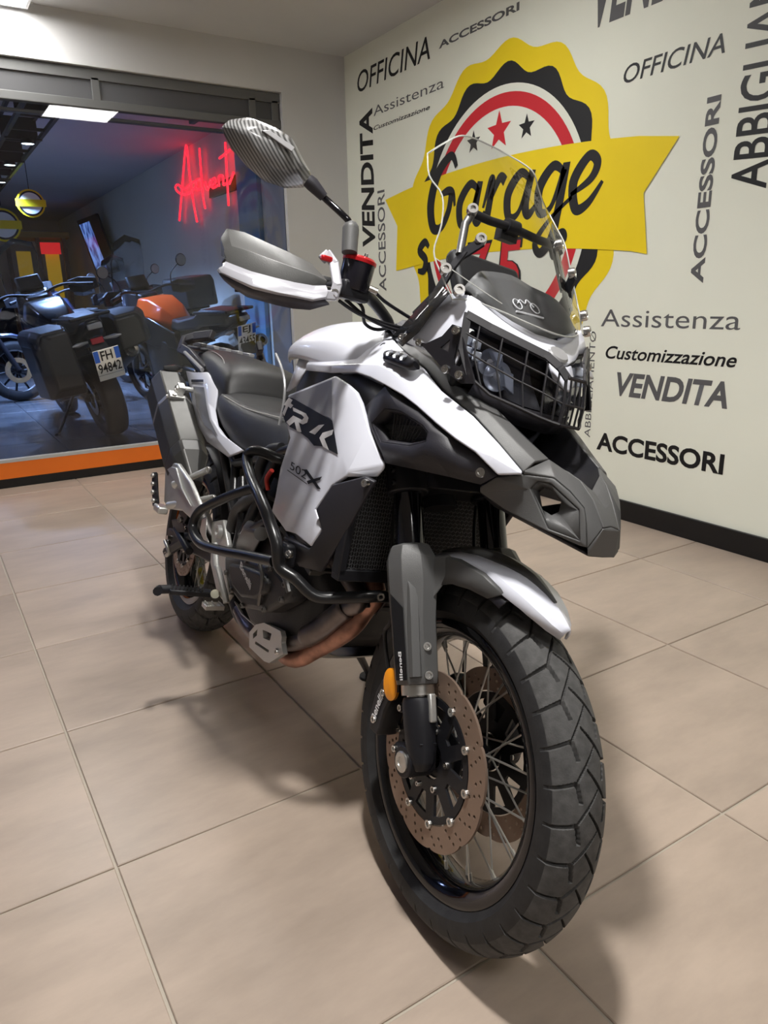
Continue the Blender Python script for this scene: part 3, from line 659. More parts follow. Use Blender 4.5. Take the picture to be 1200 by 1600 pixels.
# --- radiator
RX = -.265
part(G().box((RX - .02, 0, .71), (.035, .35, .23)), 'radiator_core', matte)
rfr = G()
for c, s in (((RX, 0, .592), (.03, .38, .025)), ((RX, 0, .832), (.03, .38, .025)), ((RX, -.182, .71), (.03, .018, .24)), ((RX, .182, .71), (.03, .018, .24))): rfr.box(c, s)
part(rfr, 'radiator_frame', satin, bev=.003)
meshm = mat('guard_mesh', (.11, .11, .115), .45, metal=.3)
g = G()
for k in range(27):
    z = .607 + k * .0083
    pts = []
    for j in range(61):
        yy = -.174 + .348 * j / 60; pts.append((RX + .012, yy, z + (.0021 if (j + k) % 2 else -.0021)))
    g.tube(pts, .0009, 3, caps=False)
for k in range(61): yy = -.174 + .348 * k / 60; g.tube([(RX + .0118, yy, .605), (RX + .0118, yy, .822)], .0007, 3, caps=False)
part(g, 'radiator_mesh', meshm)
for s in (1, -1):
    part(skin([mir(p) if s < 0 else p for p in ((-0.2952, -0.2120, 0.7625), (-0.2108, -0.1950, 0.7978), (-0.1912, -0.1830, 0.7933), (-0.2478, -0.1850, 0.6927), (-0.3156, -0.1880, 0.5793), (-0.3940, -0.2000, 0.5669), (-0.4499, -0.2220, 0.6149), (-0.3408, -0.2120, 0.6208), (-0.3017, -0.2120, 0.6689), (-0.3252, -0.2220, 0.7042))]), 'radiator_side_panel', darkp, solid=.012, off=0, bev=.003)
bolt((-0.1999, -0.2000, 0.7860), (0.3, -1, 0), .008); bolt((-0.3867, -0.2350, 0.5925), (.3, -1, 0), .009)
# --- exhaust headers and collector
tubep('exhaust_header', [(-.39, -.055, .60), (-0.3017, -0.0600, 0.5436), (-0.3231, -0.0650, 0.4928), (-0.3395, -0.0850, 0.4427), (-0.4214, -0.1000, 0.3694), (-0.5196, -0.1150, 0.3016), (-.72, -.10, .285)], .0205, copper, n=18)
tubep('exhaust_header', [(-.41, -.11, .58), (-0.3062, -0.0950, 0.5270), (-0.3483, -0.1050, 0.4832), (-0.3927, -0.1250, 0.4221), (-0.4959, -0.1350, 0.3503), (-0.7249, -0.1250, 0.2836), (-.86, -.12, .30)], .0195, pipem, n=18)
tubep('header_sleeve', [(-0.3356, -0.1020, 0.4965), (-0.3585, -0.1080, 0.4706), (-0.3955, -0.1240, 0.4240), (-0.4406, -0.1300, 0.3866)], [.0225] + [.0255] * 17 + [.0225], pipem, n=20)
tubep('exhaust_mid_pipe', [(-.70, -.10, .285), (-.84, -.115, .285), (-.93, -.12, .33), (-1.02, -.14, .40), (-1.14, -.185, .52)], .022, mat('dark_pipe', (.06, .055, .052), .45, metal=.6), n=18)
# skid plate with its cut-out end bracket
sp = part(G().rows([[(x, y, z + .05 * (abs(y) / .14) ** 3) for y in (-.14, -.1, -.05, 0, .05, .1, .14)] for x, z in ((-.42, .345), (-.47, .322), (-.56, .288), (-.66, .268), (-.80, .262), (-.86, .275))]), 'skid_plate', alum, solid=.004, off=0, bev=.002)
br = [(-0.6578, -0.1650, 0.3137), (-0.6287, -0.1650, 0.3452), (-0.5842, -0.1650, 0.3671), (-0.4898, -0.1650, 0.3828), (-0.4783, -0.1650, 0.3734), (-0.4762, -0.1650, 0.3603), (-0.4565, -0.1650, 0.3406), (-0.5183, -0.1650, 0.2923), (-0.5468, -0.1650, 0.2848), (-0.6425, -0.1650, 0.2810)]
b2 = [(p[0], p[2]) for p in br]
def yh(pts): return [(p[0], p[2]) for p in pts]
hl = [yh([(-0.5842, -0.1650, 0.3492), (-0.5328, -0.1650, 0.3596), (-0.5361, -0.1650, 0.3408), (-0.5726, -0.1650, 0.3326)]), yh([(-0.6341, -0.1650, 0.3197), (-0.6132, -0.1650, 0.3395), (-0.6104, -0.1650, 0.3241), (-0.6289, -0.1650, 0.3084)]), yh([(-0.6118, -0.1650, 0.3086), (-0.5304, -0.1650, 0.3192), (-0.5313, -0.1650, 0.3124), (-0.6128, -0.1650, 0.3015)])]
me = flat_mesh([b2] + hl, .012); put(me, lambda c: (c.x, -.165 + c.z, c.y)); mko('skid_bracket', me, alu, sp, bev=.002)
bolt((-0.4858, -0.1720, 0.3347), (0, -1, 0), .008, sp)
# --- crash bars
for s in (1, -1):
    m_ = (lambda p: p) if s == 1 else mir
    cb = tubep('crash_bar', [m_(p) for p in ((-0.6053, -0.1700, 0.7565), (-0.6133, -0.2000, 0.7605), (-0.6341, -0.2250, 0.7673), (-0.6637, -0.2400, 0.7635), (-0.6792, -0.2450, 0.7432), (-0.6000, -0.2600, 0.7121), (-0.5045, -0.2750, 0.6911), (-0.4273, -0.2800, 0.6611), (-0.3723, -0.2750, 0.6188), (-0.3651, -0.2620, 0.5715), (-0.3348, -0.2350, 0.5550), (-0.3091, -0.2000, 0.5293), (-0.2887, -0.1550, 0.5333), (-0.2472, -0.0850, 0.5520), (-.29, 0, .53))], .0125, fr, n=14, smooth=8)
    tubep('crash_bar_loop', [m_(p) for p in ((-0.5434, -0.2700, 0.6976), (-0.5971, -0.2850, 0.6728), (-0.6928, -0.3000, 0.6271), (-0.7652, -0.3100, 0.5853), (-0.7793, -0.3150, 0.5422), (-0.7105, -0.3150, 0.5219), (-0.6118, -0.3050, 0.5333), (-0.4890, -0.2850, 0.5568), (-0.3836, -0.2680, 0.5765))], .0115, fr, cb, n=14, smooth=8)
    part(G().box(m_((-0.4159, -0.2250, 0.5845)), (.04, .03, .05)), 'crash_bar_bracket', satin, cb, bev=.006)
part(G().box((-.315, 0, .525), (.05, .20, .03)), 'crash_bar_bridge', satin, bev=.006)
bolt((-0.2399, -0.0900, 0.5544), (1, -.2, 0), .009)

# --- bodywork: white side shrouds with decals
sh_out = [(-0.6037, -0.1972, 0.9102), (-0.4066, -0.1920, 0.9693), (-0.3498, -0.1900, 0.9575), (-0.3196, -0.1850, 0.9460), (-0.2969, -0.1820, 0.9274), (-0.2479, -0.1820, 0.8790), (-0.1921, -0.1720, 0.8271), (-0.1939, -0.1700, 0.8173), (-0.2033, -0.1760, 0.8002), (-0.2634, -0.2037, 0.7851), (-0.3055, -0.2058, 0.7585), (-0.3505, -0.2101, 0.6993), (-0.3050, -0.2119, 0.6693), (-0.3307, -0.2150, 0.6262), (-0.4116, -0.2151, 0.6313), (-0.4548, -0.2158, 0.6254), (-0.5466, -0.2148, 0.6477), (-0.5453, -0.2124, 0.6825), (-0.5550, -0.2080, 0.7476), (-0.5428, -0.2032, 0.8176), (-0.5740, -0.2018, 0.8410), (-0.6206, -0.2000, 0.8708)]
sh_in = [(-0.3587, -0.1961, 0.9053), (-0.2979, -0.2015, 0.8208), (-0.2571, -0.2028, 0.7977)]
for s in (1, -1):
    m_ = (lambda p: p) if s == 1 else mir
    sh = part(skin([m_(p) for p in sh_out], [m_(p) for p in sh_in], cons=[(1, 22), (22, 23), (23, 24)]), 'side_shroud', white, sm=12, solid=.010, off=0, bev=.003)
    def lift(p, e=.0068): q = V(m_(p)); return q + V((.05, -s * 1, 0)) * e
    def decal(pts, m, name='decal', e=.0068): return part(G().add([lift(p, e) for p in pts], [tuple(range(len(pts)))]), name, m, sh, sm=0)
    decal([(-0.5945, -0.1974, 0.9067), (-0.4108, -0.1926, 0.9609), (-0.3698, -0.1976, 0.8841), (-0.4390, -0.1978, 0.8874), (-0.5175, -0.1976, 0.8977)], silvp)
    decal([(-0.6046, -0.1975, 0.9057), (-0.5723, -0.1974, 0.9047), (-0.3652, -0.1978, 0.8808), (-0.3083, -0.2016, 0.8203), (-0.3811, -0.2017, 0.8251), (-0.4174, -0.2022, 0.8205), (-0.4508, -0.2018, 0.8304), (-0.4967, -0.2015, 0.8376), (-0.5497, -0.2016, 0.8415), (-0.5822, -0.2013, 0.8488), (-0.6112, -0.2002, 0.8675)], black_ink, e=.0072)
    for pts in ([(-0.6109, -0.1989, 0.8855), (-0.5929, -0.1976, 0.9039), (-0.5699, -0.1977, 0.9005), (-0.5757, -0.1982, 0.8925), (-0.5603, -0.1983, 0.8899), (-0.5693, -0.1990, 0.8815), (-0.5849, -0.1989, 0.8841), (-0.5928, -0.2005, 0.8608), (-0.6070, -0.2002, 0.8665), (-0.5991, -0.1990, 0.8839)],
                [(-0.5612, -0.1987, 0.8854), (-0.4880, -0.1986, 0.8799), (-0.4709, -0.1990, 0.8723), (-0.4718, -0.1997, 0.8623), (-0.4905, -0.2003, 0.8555), (-0.5110, -0.2003, 0.8570), (-0.4876, -0.2014, 0.8389), (-0.5097, -0.2016, 0.8371), (-0.5336, -0.2005, 0.8554), (-0.5545, -0.2015, 0.8437), (-0.5755, -0.2012, 0.8497), (-0.5477, -0.1998, 0.8680), (-0.4987, -0.1997, 0.8644), (-0.4926, -0.1992, 0.8708), (-0.5078, -0.1991, 0.8746), (-0.5532, -0.1991, 0.8776)],
                [(-0.4173, -0.1992, 0.8643), (-0.3932, -0.1988, 0.8690), (-0.4236, -0.2007, 0.8429), (-0.4521, -0.2008, 0.8441)],
                [(-0.3925, -0.2000, 0.8516), (-0.3508, -0.1988, 0.8643), (-0.3508, -0.1996, 0.8538), (-0.3784, -0.2006, 0.8416), (-0.3481, -0.2017, 0.8226), (-0.3751, -0.2017, 0.8247), (-0.4007, -0.2008, 0.8395)]):
        decal(pts, white_ink, 'lettering', .0078)
    decal([(-0.4396, -0.2061, 0.7653), (-0.4225, -0.2058, 0.7686), (-0.3421, -0.2071, 0.7428), (-0.3584, -0.2073, 0.7406)], black_ink, 'lettering'); decal([(-0.4099, -0.2073, 0.7461), (-0.3500, -0.2054, 0.7678), (-0.3545, -0.2060, 0.7602), (-0.4009, -0.2076, 0.7411)], black_ink, 'lettering', .0072)
    o_ = V((-0.5028, -0.2072, 0.7546)); u_ = V((-0.4169, -0.2072, 0.7475)) - o_; v_ = V((-0.5057, -0.2061, 0.7714)) - o_
    me = text_mesh('502'); put(me, lambda c: V(lift(o_ + u_ * c.x + v_ * c.y))); mko('lettering', me, black_ink, sh, sm=0)
    decal([(-0.5144, -0.2076, 0.7509), (-0.4071, -0.2076, 0.7412), (-0.4061, -0.2077, 0.7393), (-0.5133, -0.2077, 0.7490)], black_ink, 'lettering')
    bolt(m_((-0.2871, -0.1920, 0.8365)), (.5, -s, 0), .010, sh, silvp)
# --- long white side wings running from the tank into the beak
def msk(rows, s): return [[p if s == 1 else mir(p) for p in r] for r in rows]
wing = [[(-0.5815, -0.1700, 0.9987), (-0.4768, -0.1650, 1.0073), (-0.4016, -0.1550, 1.0176), (-0.3319, -0.1400, 1.0549), (-0.2958, -0.1400, 1.0563), (-0.2434, -0.1450, 1.0369), (-0.1637, -0.1450, 1.0087), (-0.1066, -0.1400, 0.9757), (-0.0228, -0.1250, 0.9434), (0.0405, -0.1120, 0.9086), (0.0943, -0.1000, 0.8749)],
        [(-0.5706, -0.1850, 0.9835), (-0.4458, -0.1850, 0.9890), (-0.3495, -0.1800, 0.9990), (-0.2707, -0.1780, 1.0021), (-0.2206, -0.1780, 0.9937), (-0.1705, -0.1750, 0.9773), (-0.1344, -0.1630, 0.9781), (-0.0751, -0.1560, 0.9496), (-0.0040, -0.1400, 0.9190), (0.0490, -0.1240, 0.8875), (0.0982, -0.1040, 0.8721)],
        [(-0.5793, -0.1800, 0.9709), (-0.4428, -0.1850, 0.9744), (-0.3397, -0.1850, 0.9835), (-0.2789, -0.1850, 0.9782), (-0.2204, -0.1850, 0.9687), (-0.1604, -0.1820, 0.9563), (-0.1184, -0.1760, 0.9425), (-0.0631, -0.1680, 0.9207), (-0.0153, -0.1580, 0.9030), (0.0245, -0.1450, 0.8900), (0.0649, -0.1220, 0.8625)]]
strip = [[(-0.3436, -0.1000, 1.0538), (-0.2646, -0.1000, 1.0511), (-0.1819, -0.1000, 1.0314), (-0.1191, -0.0950, 0.9927), (-0.0665, -0.0850, 0.9813), (-0.0092, -0.0760, 0.9550), (0.0429, -0.0680, 0.9278), (0.1017, -0.0580, 0.9009)],
         [(-0.2763, -0.1380, 1.0464), (-0.2341, -0.1380, 1.0315), (-0.1675, -0.1380, 1.0086), (-0.1101, -0.1340, 0.9787), (-0.0257, -0.1220, 0.9457), (0.0191, -0.1140, 0.9208), (0.0620, -0.1060, 0.8951), (0.0953, -0.0980, 0.8743)]]
strip.insert(1, [tuple((a[i] + b[i]) / 2 + (0, -.004, .006)[i] for i in range(3)) for a, b in zip(strip[0], strip[1])])
for s in (1, -1):
    part(G().rows(msk(wing, s)), 'side_wing', white, sm=14, solid=.006, off=0, bev=.002)
    part(G().rows(msk(strip, s)), 'beak_arm', greyp, sm=20, solid=.006, off=0, bev=.002)
    # dark lower fairing with the hexagonal intake
    m_ = (lambda p: p) if s == 1 else mir
    out = [(-0.4774, -0.1650, 0.9714), (-0.3623, -0.1720, 0.9816), (-0.2359, -0.1750, 0.9667), (-0.1295, -0.1680, 0.9403), (-0.0734, -0.1600, 0.9183), (-0.0250, -0.1500, 0.9005), (0.0166, -0.1380, 0.8874), (0.0591, -0.1180, 0.8608), (0.0334, -0.1260, 0.8399), (-0.0221, -0.1480, 0.8392), (-0.0881, -0.1660, 0.8366), (-0.1896, -0.1700, 0.8302), (-0.2595, -0.1650, 0.8598), (-0.3193, -0.1650, 0.9150), (-0.3637, -0.1650, 0.9464), (-0.4293, -0.1650, 0.9631)]
    hexo = [(-0.2401, -0.1860, 0.8954), (-0.2052, -0.1860, 0.9274), (-0.1570, -0.1860, 0.9296), (-0.0858, -0.1800, 0.9136), (-0.0670, -0.1770, 0.9035), (-0.0671, -0.1770, 0.8881), (-0.1072, -0.1840, 0.8729), (-0.1954, -0.1860, 0.8656)]
    n0 = len(out); hs = [(n0 + i, n0 + (i + 1) % 8) for i in range(8)]
    hc = sum((V(p) for p in hexo), V()) / 8; hexi = [tuple(hc + (V(p) - hc) * .80 + V((-.02, .030, 0))) for p in hexo]
    g = skin([m_(p) for p in out], [m_(p) for p in hexo], cons=hs)
    ids = {}
    for i, v in enumerate(g.v):
        for j, p in enumerate(hexo):
            if (V(v) - V(m_(p))).length < 1e-5: ids[i] = j
    g.f = [f for f in g.f if not all(i in ids for i in f)]
    k0 = len(g.v); g.v += [m_(p) for p in hexo] + [m_(p) for p in hexi]; g.f += [(k0 + i, k0 + (i + 1) % 8, k0 + 8 + (i + 1) % 8, k0 + 8 + i) for i in range(8)] + [tuple(k0 + 8 + i for i in range(8))]
    lf_ = part(g, 'lower_fairing', darkp, sm=18, solid=.005, off=0)
    g = G()   # mesh of the intake
    c8 = [V(m_(p)) for p in hexi]; cc = sum(c8, V()) / 8
    for k in range(14):
        a = k / 13; p = c8[0].lerp(c8[7], a); q = c8[3].lerp(c8[5], a); g.tube([p + V((.002, -s * .005, 0)), q + V((.002, -s * .005, 0))], .0008, 4)
    for k in range(10):
        a = k / 9; p = c8[1].lerp(c8[3], a); q = c8[7].lerp(c8[6], a); g.tube([p + V((.002, -s * .005, 0)), q + V((.002, -s * .005, 0))], .0008, 4)
    part(g, 'intake_mesh', meshm, lf_)
    bolt(m_((0.0335, -0.1300, 0.8586)), (.5, -s, .2), .009, lf_)
    bolt(m_((-0.3194, -0.1460, 1.0416)), (.2, -s, .5), .009, None, darkp)
# --- beak: two cheeks with a window each, ridge and nose
def yy(px_, y): return px_
cheek_out = [(0.0178, -0.1120, 0.8349), (0.0538, -0.1130, 0.8592), (0.0914, -0.0950, 0.8718), (0.1349, -0.0700, 0.8761), (0.1578, -0.0550, 0.8622), (0.1800, -0.0390, 0.8416), (0.1894, -0.0370, 0.8189), (0.1993, -0.0350, 0.7865), (0.1901, -0.0380, 0.7867), (0.1412, -0.0680, 0.7949), (0.0673, -0.0920, 0.8091), (0.0159, -0.1080, 0.8262)]
win_o = [(0.1048, -0.0850, 0.8529), (0.1123, -0.0800, 0.8673), (0.1341, -0.0720, 0.8676), (0.1762, -0.0450, 0.8381), (0.1904, -0.0420, 0.7936), (0.1436, -0.0660, 0.7988)]
win_i = [(0.1049, -0.0660, 0.8497), (0.1130, -0.0640, 0.8589), (0.1288, -0.0580, 0.8577), (0.1426, -0.0500, 0.8431), (0.1423, -0.0500, 0.8265), (0.1342, -0.0560, 0.8178), (0.1177, -0.0640, 0.8225)]
for s in (1, -1):
    m_ = (lambda p: p) if s == 1 else mir
    me_out = [m_(p) for p in cheek_out]
    # outer cheek ring around the window
    g = G(); 
    A = [m_(p) for p in cheek_out]; W_ = [m_(p) for p in win_o]; I_ = [m_(p) for p in win_i]
    g.add(A + W_, [(0, 1, 12), (1, 2, 12), (2, 13, 12), (2, 3, 13), (3, 14, 13), (3, 4, 14), (4, 15, 14), (4, 5, 15), (5, 6, 15), (6, 16, 15), (6, 7, 16), (7, 8, 16), (8, 9, 17, 16), (9, 10, 17), (10, 12, 17), (10, 11, 12), (11, 0, 12)])
    ck = part(g, 'beak_cheek', greyp, sm=18, solid=.007, off=0, bev=.002)
    g = G().add(W_ + I_, [(0, 1, 7, 6), (1, 2, 8, 7), (2, 3, 9, 8), (3, 10, 9), (3, 4, 10), (4, 11, 10), (4, 5, 11), (5, 12, 11), (5, 0, 12), (0, 6, 12)])
    part(g, 'beak_recess', greyp, ck, sm=18, solid=.004, off=0)
# ridge, valley and nose as one shell (right half mirrored)
ridge = [[(0.0946, -0.0950, 0.8755), (0.0924, -0.0960, 0.8719)], [(0.1017, -0.0580, 0.9009), (0.1349, -0.0700, 0.8761)], [(0.1221, -0.0420, 0.8901), (0.1578, -0.0550, 0.8622)], [(0.1487, -0.0300, 0.8792), (0.1809, -0.0400, 0.8417)], [(0.1757, -0.0220, 0.8553), (0.1903, -0.0380, 0.8191)], [(0.2047, -0.0180, 0.8183), (0.1990, -0.0340, 0.7844)]]
for s in (1, -1): part(G().rows(msk(ridge, s)), 'beak_ridge', greyp, sm=18, solid=.006, off=0, bev=.002)
cap = G()
cl = [(0.1221, -0.0420, 0.8901), (0.1487, -0.0300, 0.8792), (0.1757, -0.0220, 0.8553), (0.2047, -0.0180, 0.8183)]
cm = [(0.1507, -0.0000, 0.8663), (0.1626, -0.0000, 0.8586), (0.1832, 0.0000, 0.8438), (0.2032, -0.0000, 0.8213)]
cap.rows([cl, cm, [mir(p) for p in cl]])
part(cap, 'beak_top', greyp, sm=18, solid=.006, off=0, bev=.002)
a_, b_, c_ = (0.2047, -0.0180, 0.8183), (0.1990, -0.0340, 0.7844), (0.2001, -0.0290, 0.7749)
g = G(); g.add([a_, b_, c_, mir(a_), mir(b_), mir(c_), (0.2032, -0.0000, 0.8213)], [(0, 1, 2), (3, 5, 4), (0, 2, 5, 3), (0, 3, 6), (1, 4, 5, 2)])
part(g, 'beak_nose', greyp, sm=14, solid=.005, off=0, bev=.002)
val = [[(-0.1191, -0.0950, 0.9927), (-0.0092, -0.0760, 0.9550), (0.1017, -0.0580, 0.9009), (0.1221, -0.0420, 0.8901)], [(-.16, -.05, .93), (-.06, -.045, .90), (.06, -.03, .875), (0.1349, -0.0220, 0.8773)], [(-.18, 0, .915), (-.06, 0, .885), (.06, 0, .862), (0.1507, -0.0000, 0.8663)]]
val = val + [[mir(p) for p in r] for r in reversed(val[:2])]
part(G().rows(val), 'beak_valley', satin, sm=30, solid=.004, off=0)
und = [[(0.0136, -0.1060, 0.8259), (0.1392, -0.0660, 0.7945), (0.1982, -0.0300, 0.7753)], [(-.02, -.04, .80), (.10, -.03, .785), (.19, -.015, .772)]]
und = und + [[mir(p) for p in r] for r in reversed(und)]
part(G().rows(und), 'beak_underside', darkp, sm=30, solid=.004, off=0)
# --- headlight: white cowl, dark glass and lamps
HY = lambda k: k
cow = [[(-0.1998, -0.1600, 1.0581), (-0.1700, -0.1550, 1.1045), (-0.1560, -0.1500, 1.1348), (-0.1394, -0.1420, 1.1443), (-0.0932, -0.1330, 1.1425)], [(-0.1252, -0.1580, 1.0425), (-0.1147, -0.1530, 1.0693), (-0.1090, -0.1480, 1.0979), (-0.0974, -0.1420, 1.1157), (-0.0758, -0.1350, 1.1206)], [(-0.0763, -0.1500, 1.0086), (-0.0700, -0.1460, 1.0325), (-0.0703, -0.1440, 1.0566), (-0.0748, -0.1410, 1.0839), (-0.0707, -0.1390, 1.1005)]]
for s in (1, -1): part(G().rows(msk(cow, s)), 'headlight_cowl_side', white, sm=22, solid=.005, off=0, bev=.002)
brow = [[(-0.0904, -0.1350, 1.1420), (-0.0732, -0.1000, 1.1298), (-0.0538, -0.0640, 1.1143), (-0.0304, -0.0260, 1.1014), (-0.0218, 0.0000, 1.0995)], [(-0.0760, -0.1380, 1.1220), (-0.0543, -0.1040, 1.1086), (-0.0370, -0.0680, 1.0976), (-0.0134, -0.0280, 1.0853), (0.0000, 0.0000, 1.0808)], [(-0.0685, -0.1420, 1.0999), (-0.0542, -0.1080, 1.0927), (-0.0141, -0.0640, 1.0745), (0.0098, -0.0280, 1.0627), (0.0271, -0.0000, 1.0542)]]
brow = [r + [mir(p) for p in reversed(r[:-1])] for r in brow]
part(G().rows(brow), 'headlight_cowl', white, sm=25, solid=.005, off=0, bev=.002)
nos = [(.030, 0, 1.052), (0.0260, -0.0340, 1.0603), (0.0649, -0.0340, 1.0233), (0.0657, -0.0200, 0.9964)]
nA, nB, nC = (0.0135, -0.0280, 1.0608), (0.0338, -0.0240, 1.0330), (0.0456, -0.0090, 1.0154)
g = G().add([nA, (0.0274, 0.0000, 1.0531), mir(nA), nB, (0.0433, 0.0000, 1.0318), mir(nB), nC, (0.0502, -0.0000, 1.0153), mir(nC)], [(0, 1, 4, 3), (1, 2, 5, 4), (3, 4, 7, 6), (4, 5, 8, 7)])
hn = part(g, 'headlight_nose', white, sm=25, solid=.008, off=0, bev=.003)
part(G().lathe([(1e-4, .004), (.017, .004), (.020, 0), (1e-4, -.002)], V((0.0096, -0.0040, 1.0685)) + V((.003, 0, .005)), (.62, -.05, .78), 20), 'nose_badge', silvp, hn)
lensm = clear_mat('headlight_glass', (.86, .87, .92), 1.5, .02)
hous = mat('headlight_housing', (.03, .03, .045), .25)
L0 = [(-0.0744, -0.1380, 1.0921), (-0.0536, -0.1040, 1.0818), (-0.0146, -0.0620, 1.0696), (0.0116, -0.0270, 1.0587)]
L1 = [(-0.0662, -0.1430, 1.0517), (-0.0438, -0.1100, 1.0347), (-0.0048, -0.0660, 1.0200), (0.0340, -0.0180, 1.0234)]
L2 = [(-0.0453, -0.1200, 1.0046), (-0.0231, -0.0940, 0.9885), (0.0118, -0.0580, 0.9778), (0.0499, -0.0020, 0.9719)]
for s in (1, -1):
    hl_ = part(G().rows(msk([L0, L1, L2], s)), 'headlight_lens', lensm, sm=40)
    part(G().rows(msk([[(-0.0685, -0.1420, 1.0999), (-0.0542, -0.1080, 1.0927), (-0.0141, -0.0640, 1.0745), (0.0098, -0.0280, 1.0627)], L0], s)), 'headlight_seal', darkp, hl_, sm=30, solid=.003, off=0)
    def bk(p, d): return (p[0] - d, p[1] * .92, p[2])
    R0 = [bk(p, .045) for p in L0]; R1 = [bk(p, .06) for p in L1]; R2 = [bk(p, .045) for p in L2]
    part(G().rows(msk([L0, R0, R1, R2, L2], s)), 'headlight_housing', hous, sm=30)
    for k, (px_, yq, r) in enumerate((((-0.0293, -0.0900, 1.0417), 0, .024), ((-0.0154, -0.0800, 1.0209), 0, .026))):
        p = V(px_); p.x -= .03; p.y *= s; p.z -= .002
        part(G().lathe([(.003, -.014), (r * .5, -.012), (r * .85, -.004), (r, .008)], p, (.96, -.25 * s, -.05), 24), 'lamp_bowl', lens, hl_)
        part(G().ball(p + V((.004, 0, 0)), .006, 6), 'lamp_bulb', mat('bulb', (.8, .82, .85), .1), hl_)
    blk = mat('lamp_facets', (.62, .68, .80), .25)
    for (a0, b0) in (((-0.0668, -0.1340, 1.0760), (-0.0432, -0.1340, 1.0588)), ((-0.0568, -0.1240, 1.0721), (-0.0337, -0.1240, 1.0550)), ((-0.0605, -0.1360, 1.0555), (-0.0391, -0.1340, 1.0421)), ((-0.0499, -0.1240, 1.0520), (-0.0293, -0.1220, 1.0355))):
        c = (V(a0) + V(b0)) / 2 + V((-.012, 0, 0)); c.y *= s; part(G().box(c, (.006, .020, .016), Matrix.Rotation(.25 * s, 3, 'Z')), 'lamp_block', blk, hl_, bev=.002)
    for q3 in (((-0.0384, -0.1000, 1.0585), (-0.0229, -0.0870, 1.0566), (-0.0238, -0.0900, 1.0356)), ((-0.0186, -0.0840, 1.0339), (-0.0058, -0.0700, 1.0267), (0.0012, -0.0660, 0.9926), (-0.0101, -0.0780, 1.0034))):
        pp_ = [V(p) + V((-.010, .004, 0)) for p in q3]; pp_ = [V(m) if s == 1 else V(mir(m)) for m in pp_]; part(G().prism(pp_, (-.012, 0, 0)), 'lamp_facet', blk, hl_, bev=.001)
part(G().loft([[(-.10, -.13, .985), (-.10, .13, .985), (-.10, .13, 1.10), (-.10, -.13, 1.10)], [(-.20, -.09, .99), (-.20, .09, .99), (-.20, .09, 1.10), (-.20, -.09, 1.10)]]), 'headlight_back', matte, bev=.01)
part(G().rows([[(-0.0471, -0.1180, 1.0027), (-0.0248, -0.0920, 0.9865), (0.0103, -0.0560, 0.9758), (0.0483, 0.0000, 0.9709)], [(-.10, -.10, .955), (-.05, -.08, .95), (0, -.05, .945), (.02, 0, .94)]]).mirror(), 'headlight_chin', darkp, sm=30, solid=.004, off=0)
# --- headlight cage
cage = G()
def cgp(p, e=.014): return V(p) + V((e, -.012 if p[1] < 0 else .012, .004))
ctop = [(-0.0696, -0.1460, 1.1074), (-0.0410, -0.1150, 1.0936), (-0.0020, -0.0760, 1.0779), (0.0302, -0.0440, 1.0649), (0.0525, -0.0300, 1.0491), (0.0635, -0.0220, 1.0358)]
cmid = [(-0.0576, -0.1520, 1.0502), (-0.0314, -0.1220, 1.0364), (0.0081, -0.0810, 1.0173), (0.0427, -0.0500, 1.0048), (0.0618, -0.0340, 0.9968), (0.0718, -0.0220, 0.9926)]
cbot = [(-0.0372, -0.1380, 1.0063), (-0.0128, -0.1100, 0.9847), (0.0197, -0.0740, 0.9739), (0.0479, -0.0480, 0.9644), (0.0629, -0.0320, 0.9603), (0.0712, -0.0220, 0.9587)]
def flatbar(g, pts, w, t, nrm=(1, -.4, .3)):
    for a, b in zip(pts, pts[1:]):
        a, b = V(a), V(b); d = (b - a).normalized(); n = V(nrm); n = (n - d * n.dot(d)).normalized(); u = d.cross(n)
        g.loft([[q + u * w / 2 + n * t / 2, q - u * w / 2 + n * t / 2, q - u * w / 2 - n * t / 2, q + u * w / 2 - n * t / 2] for q in (a - d * w * .25, b + d * w * .25)])
cgm = mat('cage_black', (.014, .013, .016), .4)
for s in (1, -1):
    m_ = (lambda p: p) if s == 1 else mir
    T = [m_(p) for p in ctop]; M2 = [m_(p) for p in cmid]; B2_ = [m_(p) for p in cbot]
    flatbar(cage, T, .013, .004, (1, -.4 * s, .3)); flatbar(cage, [T[0], M2[0], B2_[0]], .013, .004, (1, -.4 * s, .3)); cage.tube(B2_, .0032, 8)
    fm = [V(T[i]).lerp(V(M2[i]), .52) for i in range(6)]; cage.tube(fm, .0018, 6); cage.tube(M2, .0018, 6)
    for k in range(6):
        f_ = .55 + k * .86; i = min(int(f_), 4); fr_ = f_ - i
        if f_ > 5: continue
        a = V(T[i]).lerp(V(T[i + 1]), fr_); b = V(M2[i]).lerp(V(M2[i + 1]), fr_); c = V(B2_[i]).lerp(V(B2_[i + 1]), fr_); cage.tube([a, b, c], .0019, 6)
for k in range(5):
    a, b, c = [V(x[-1]).lerp(V(mir(x[-1])), k / 4) for x in (ctop, cmid, cbot)]; cage.tube([a, b, c], .0019, 6)
for x, r in ((ctop, .0035), (cmid, .0022), (cbot, .0032)): cage.tube([x[-1], mir(x[-1])], r, 6)
cg = part(cage, 'headlight_cage', cgm, sm=40)
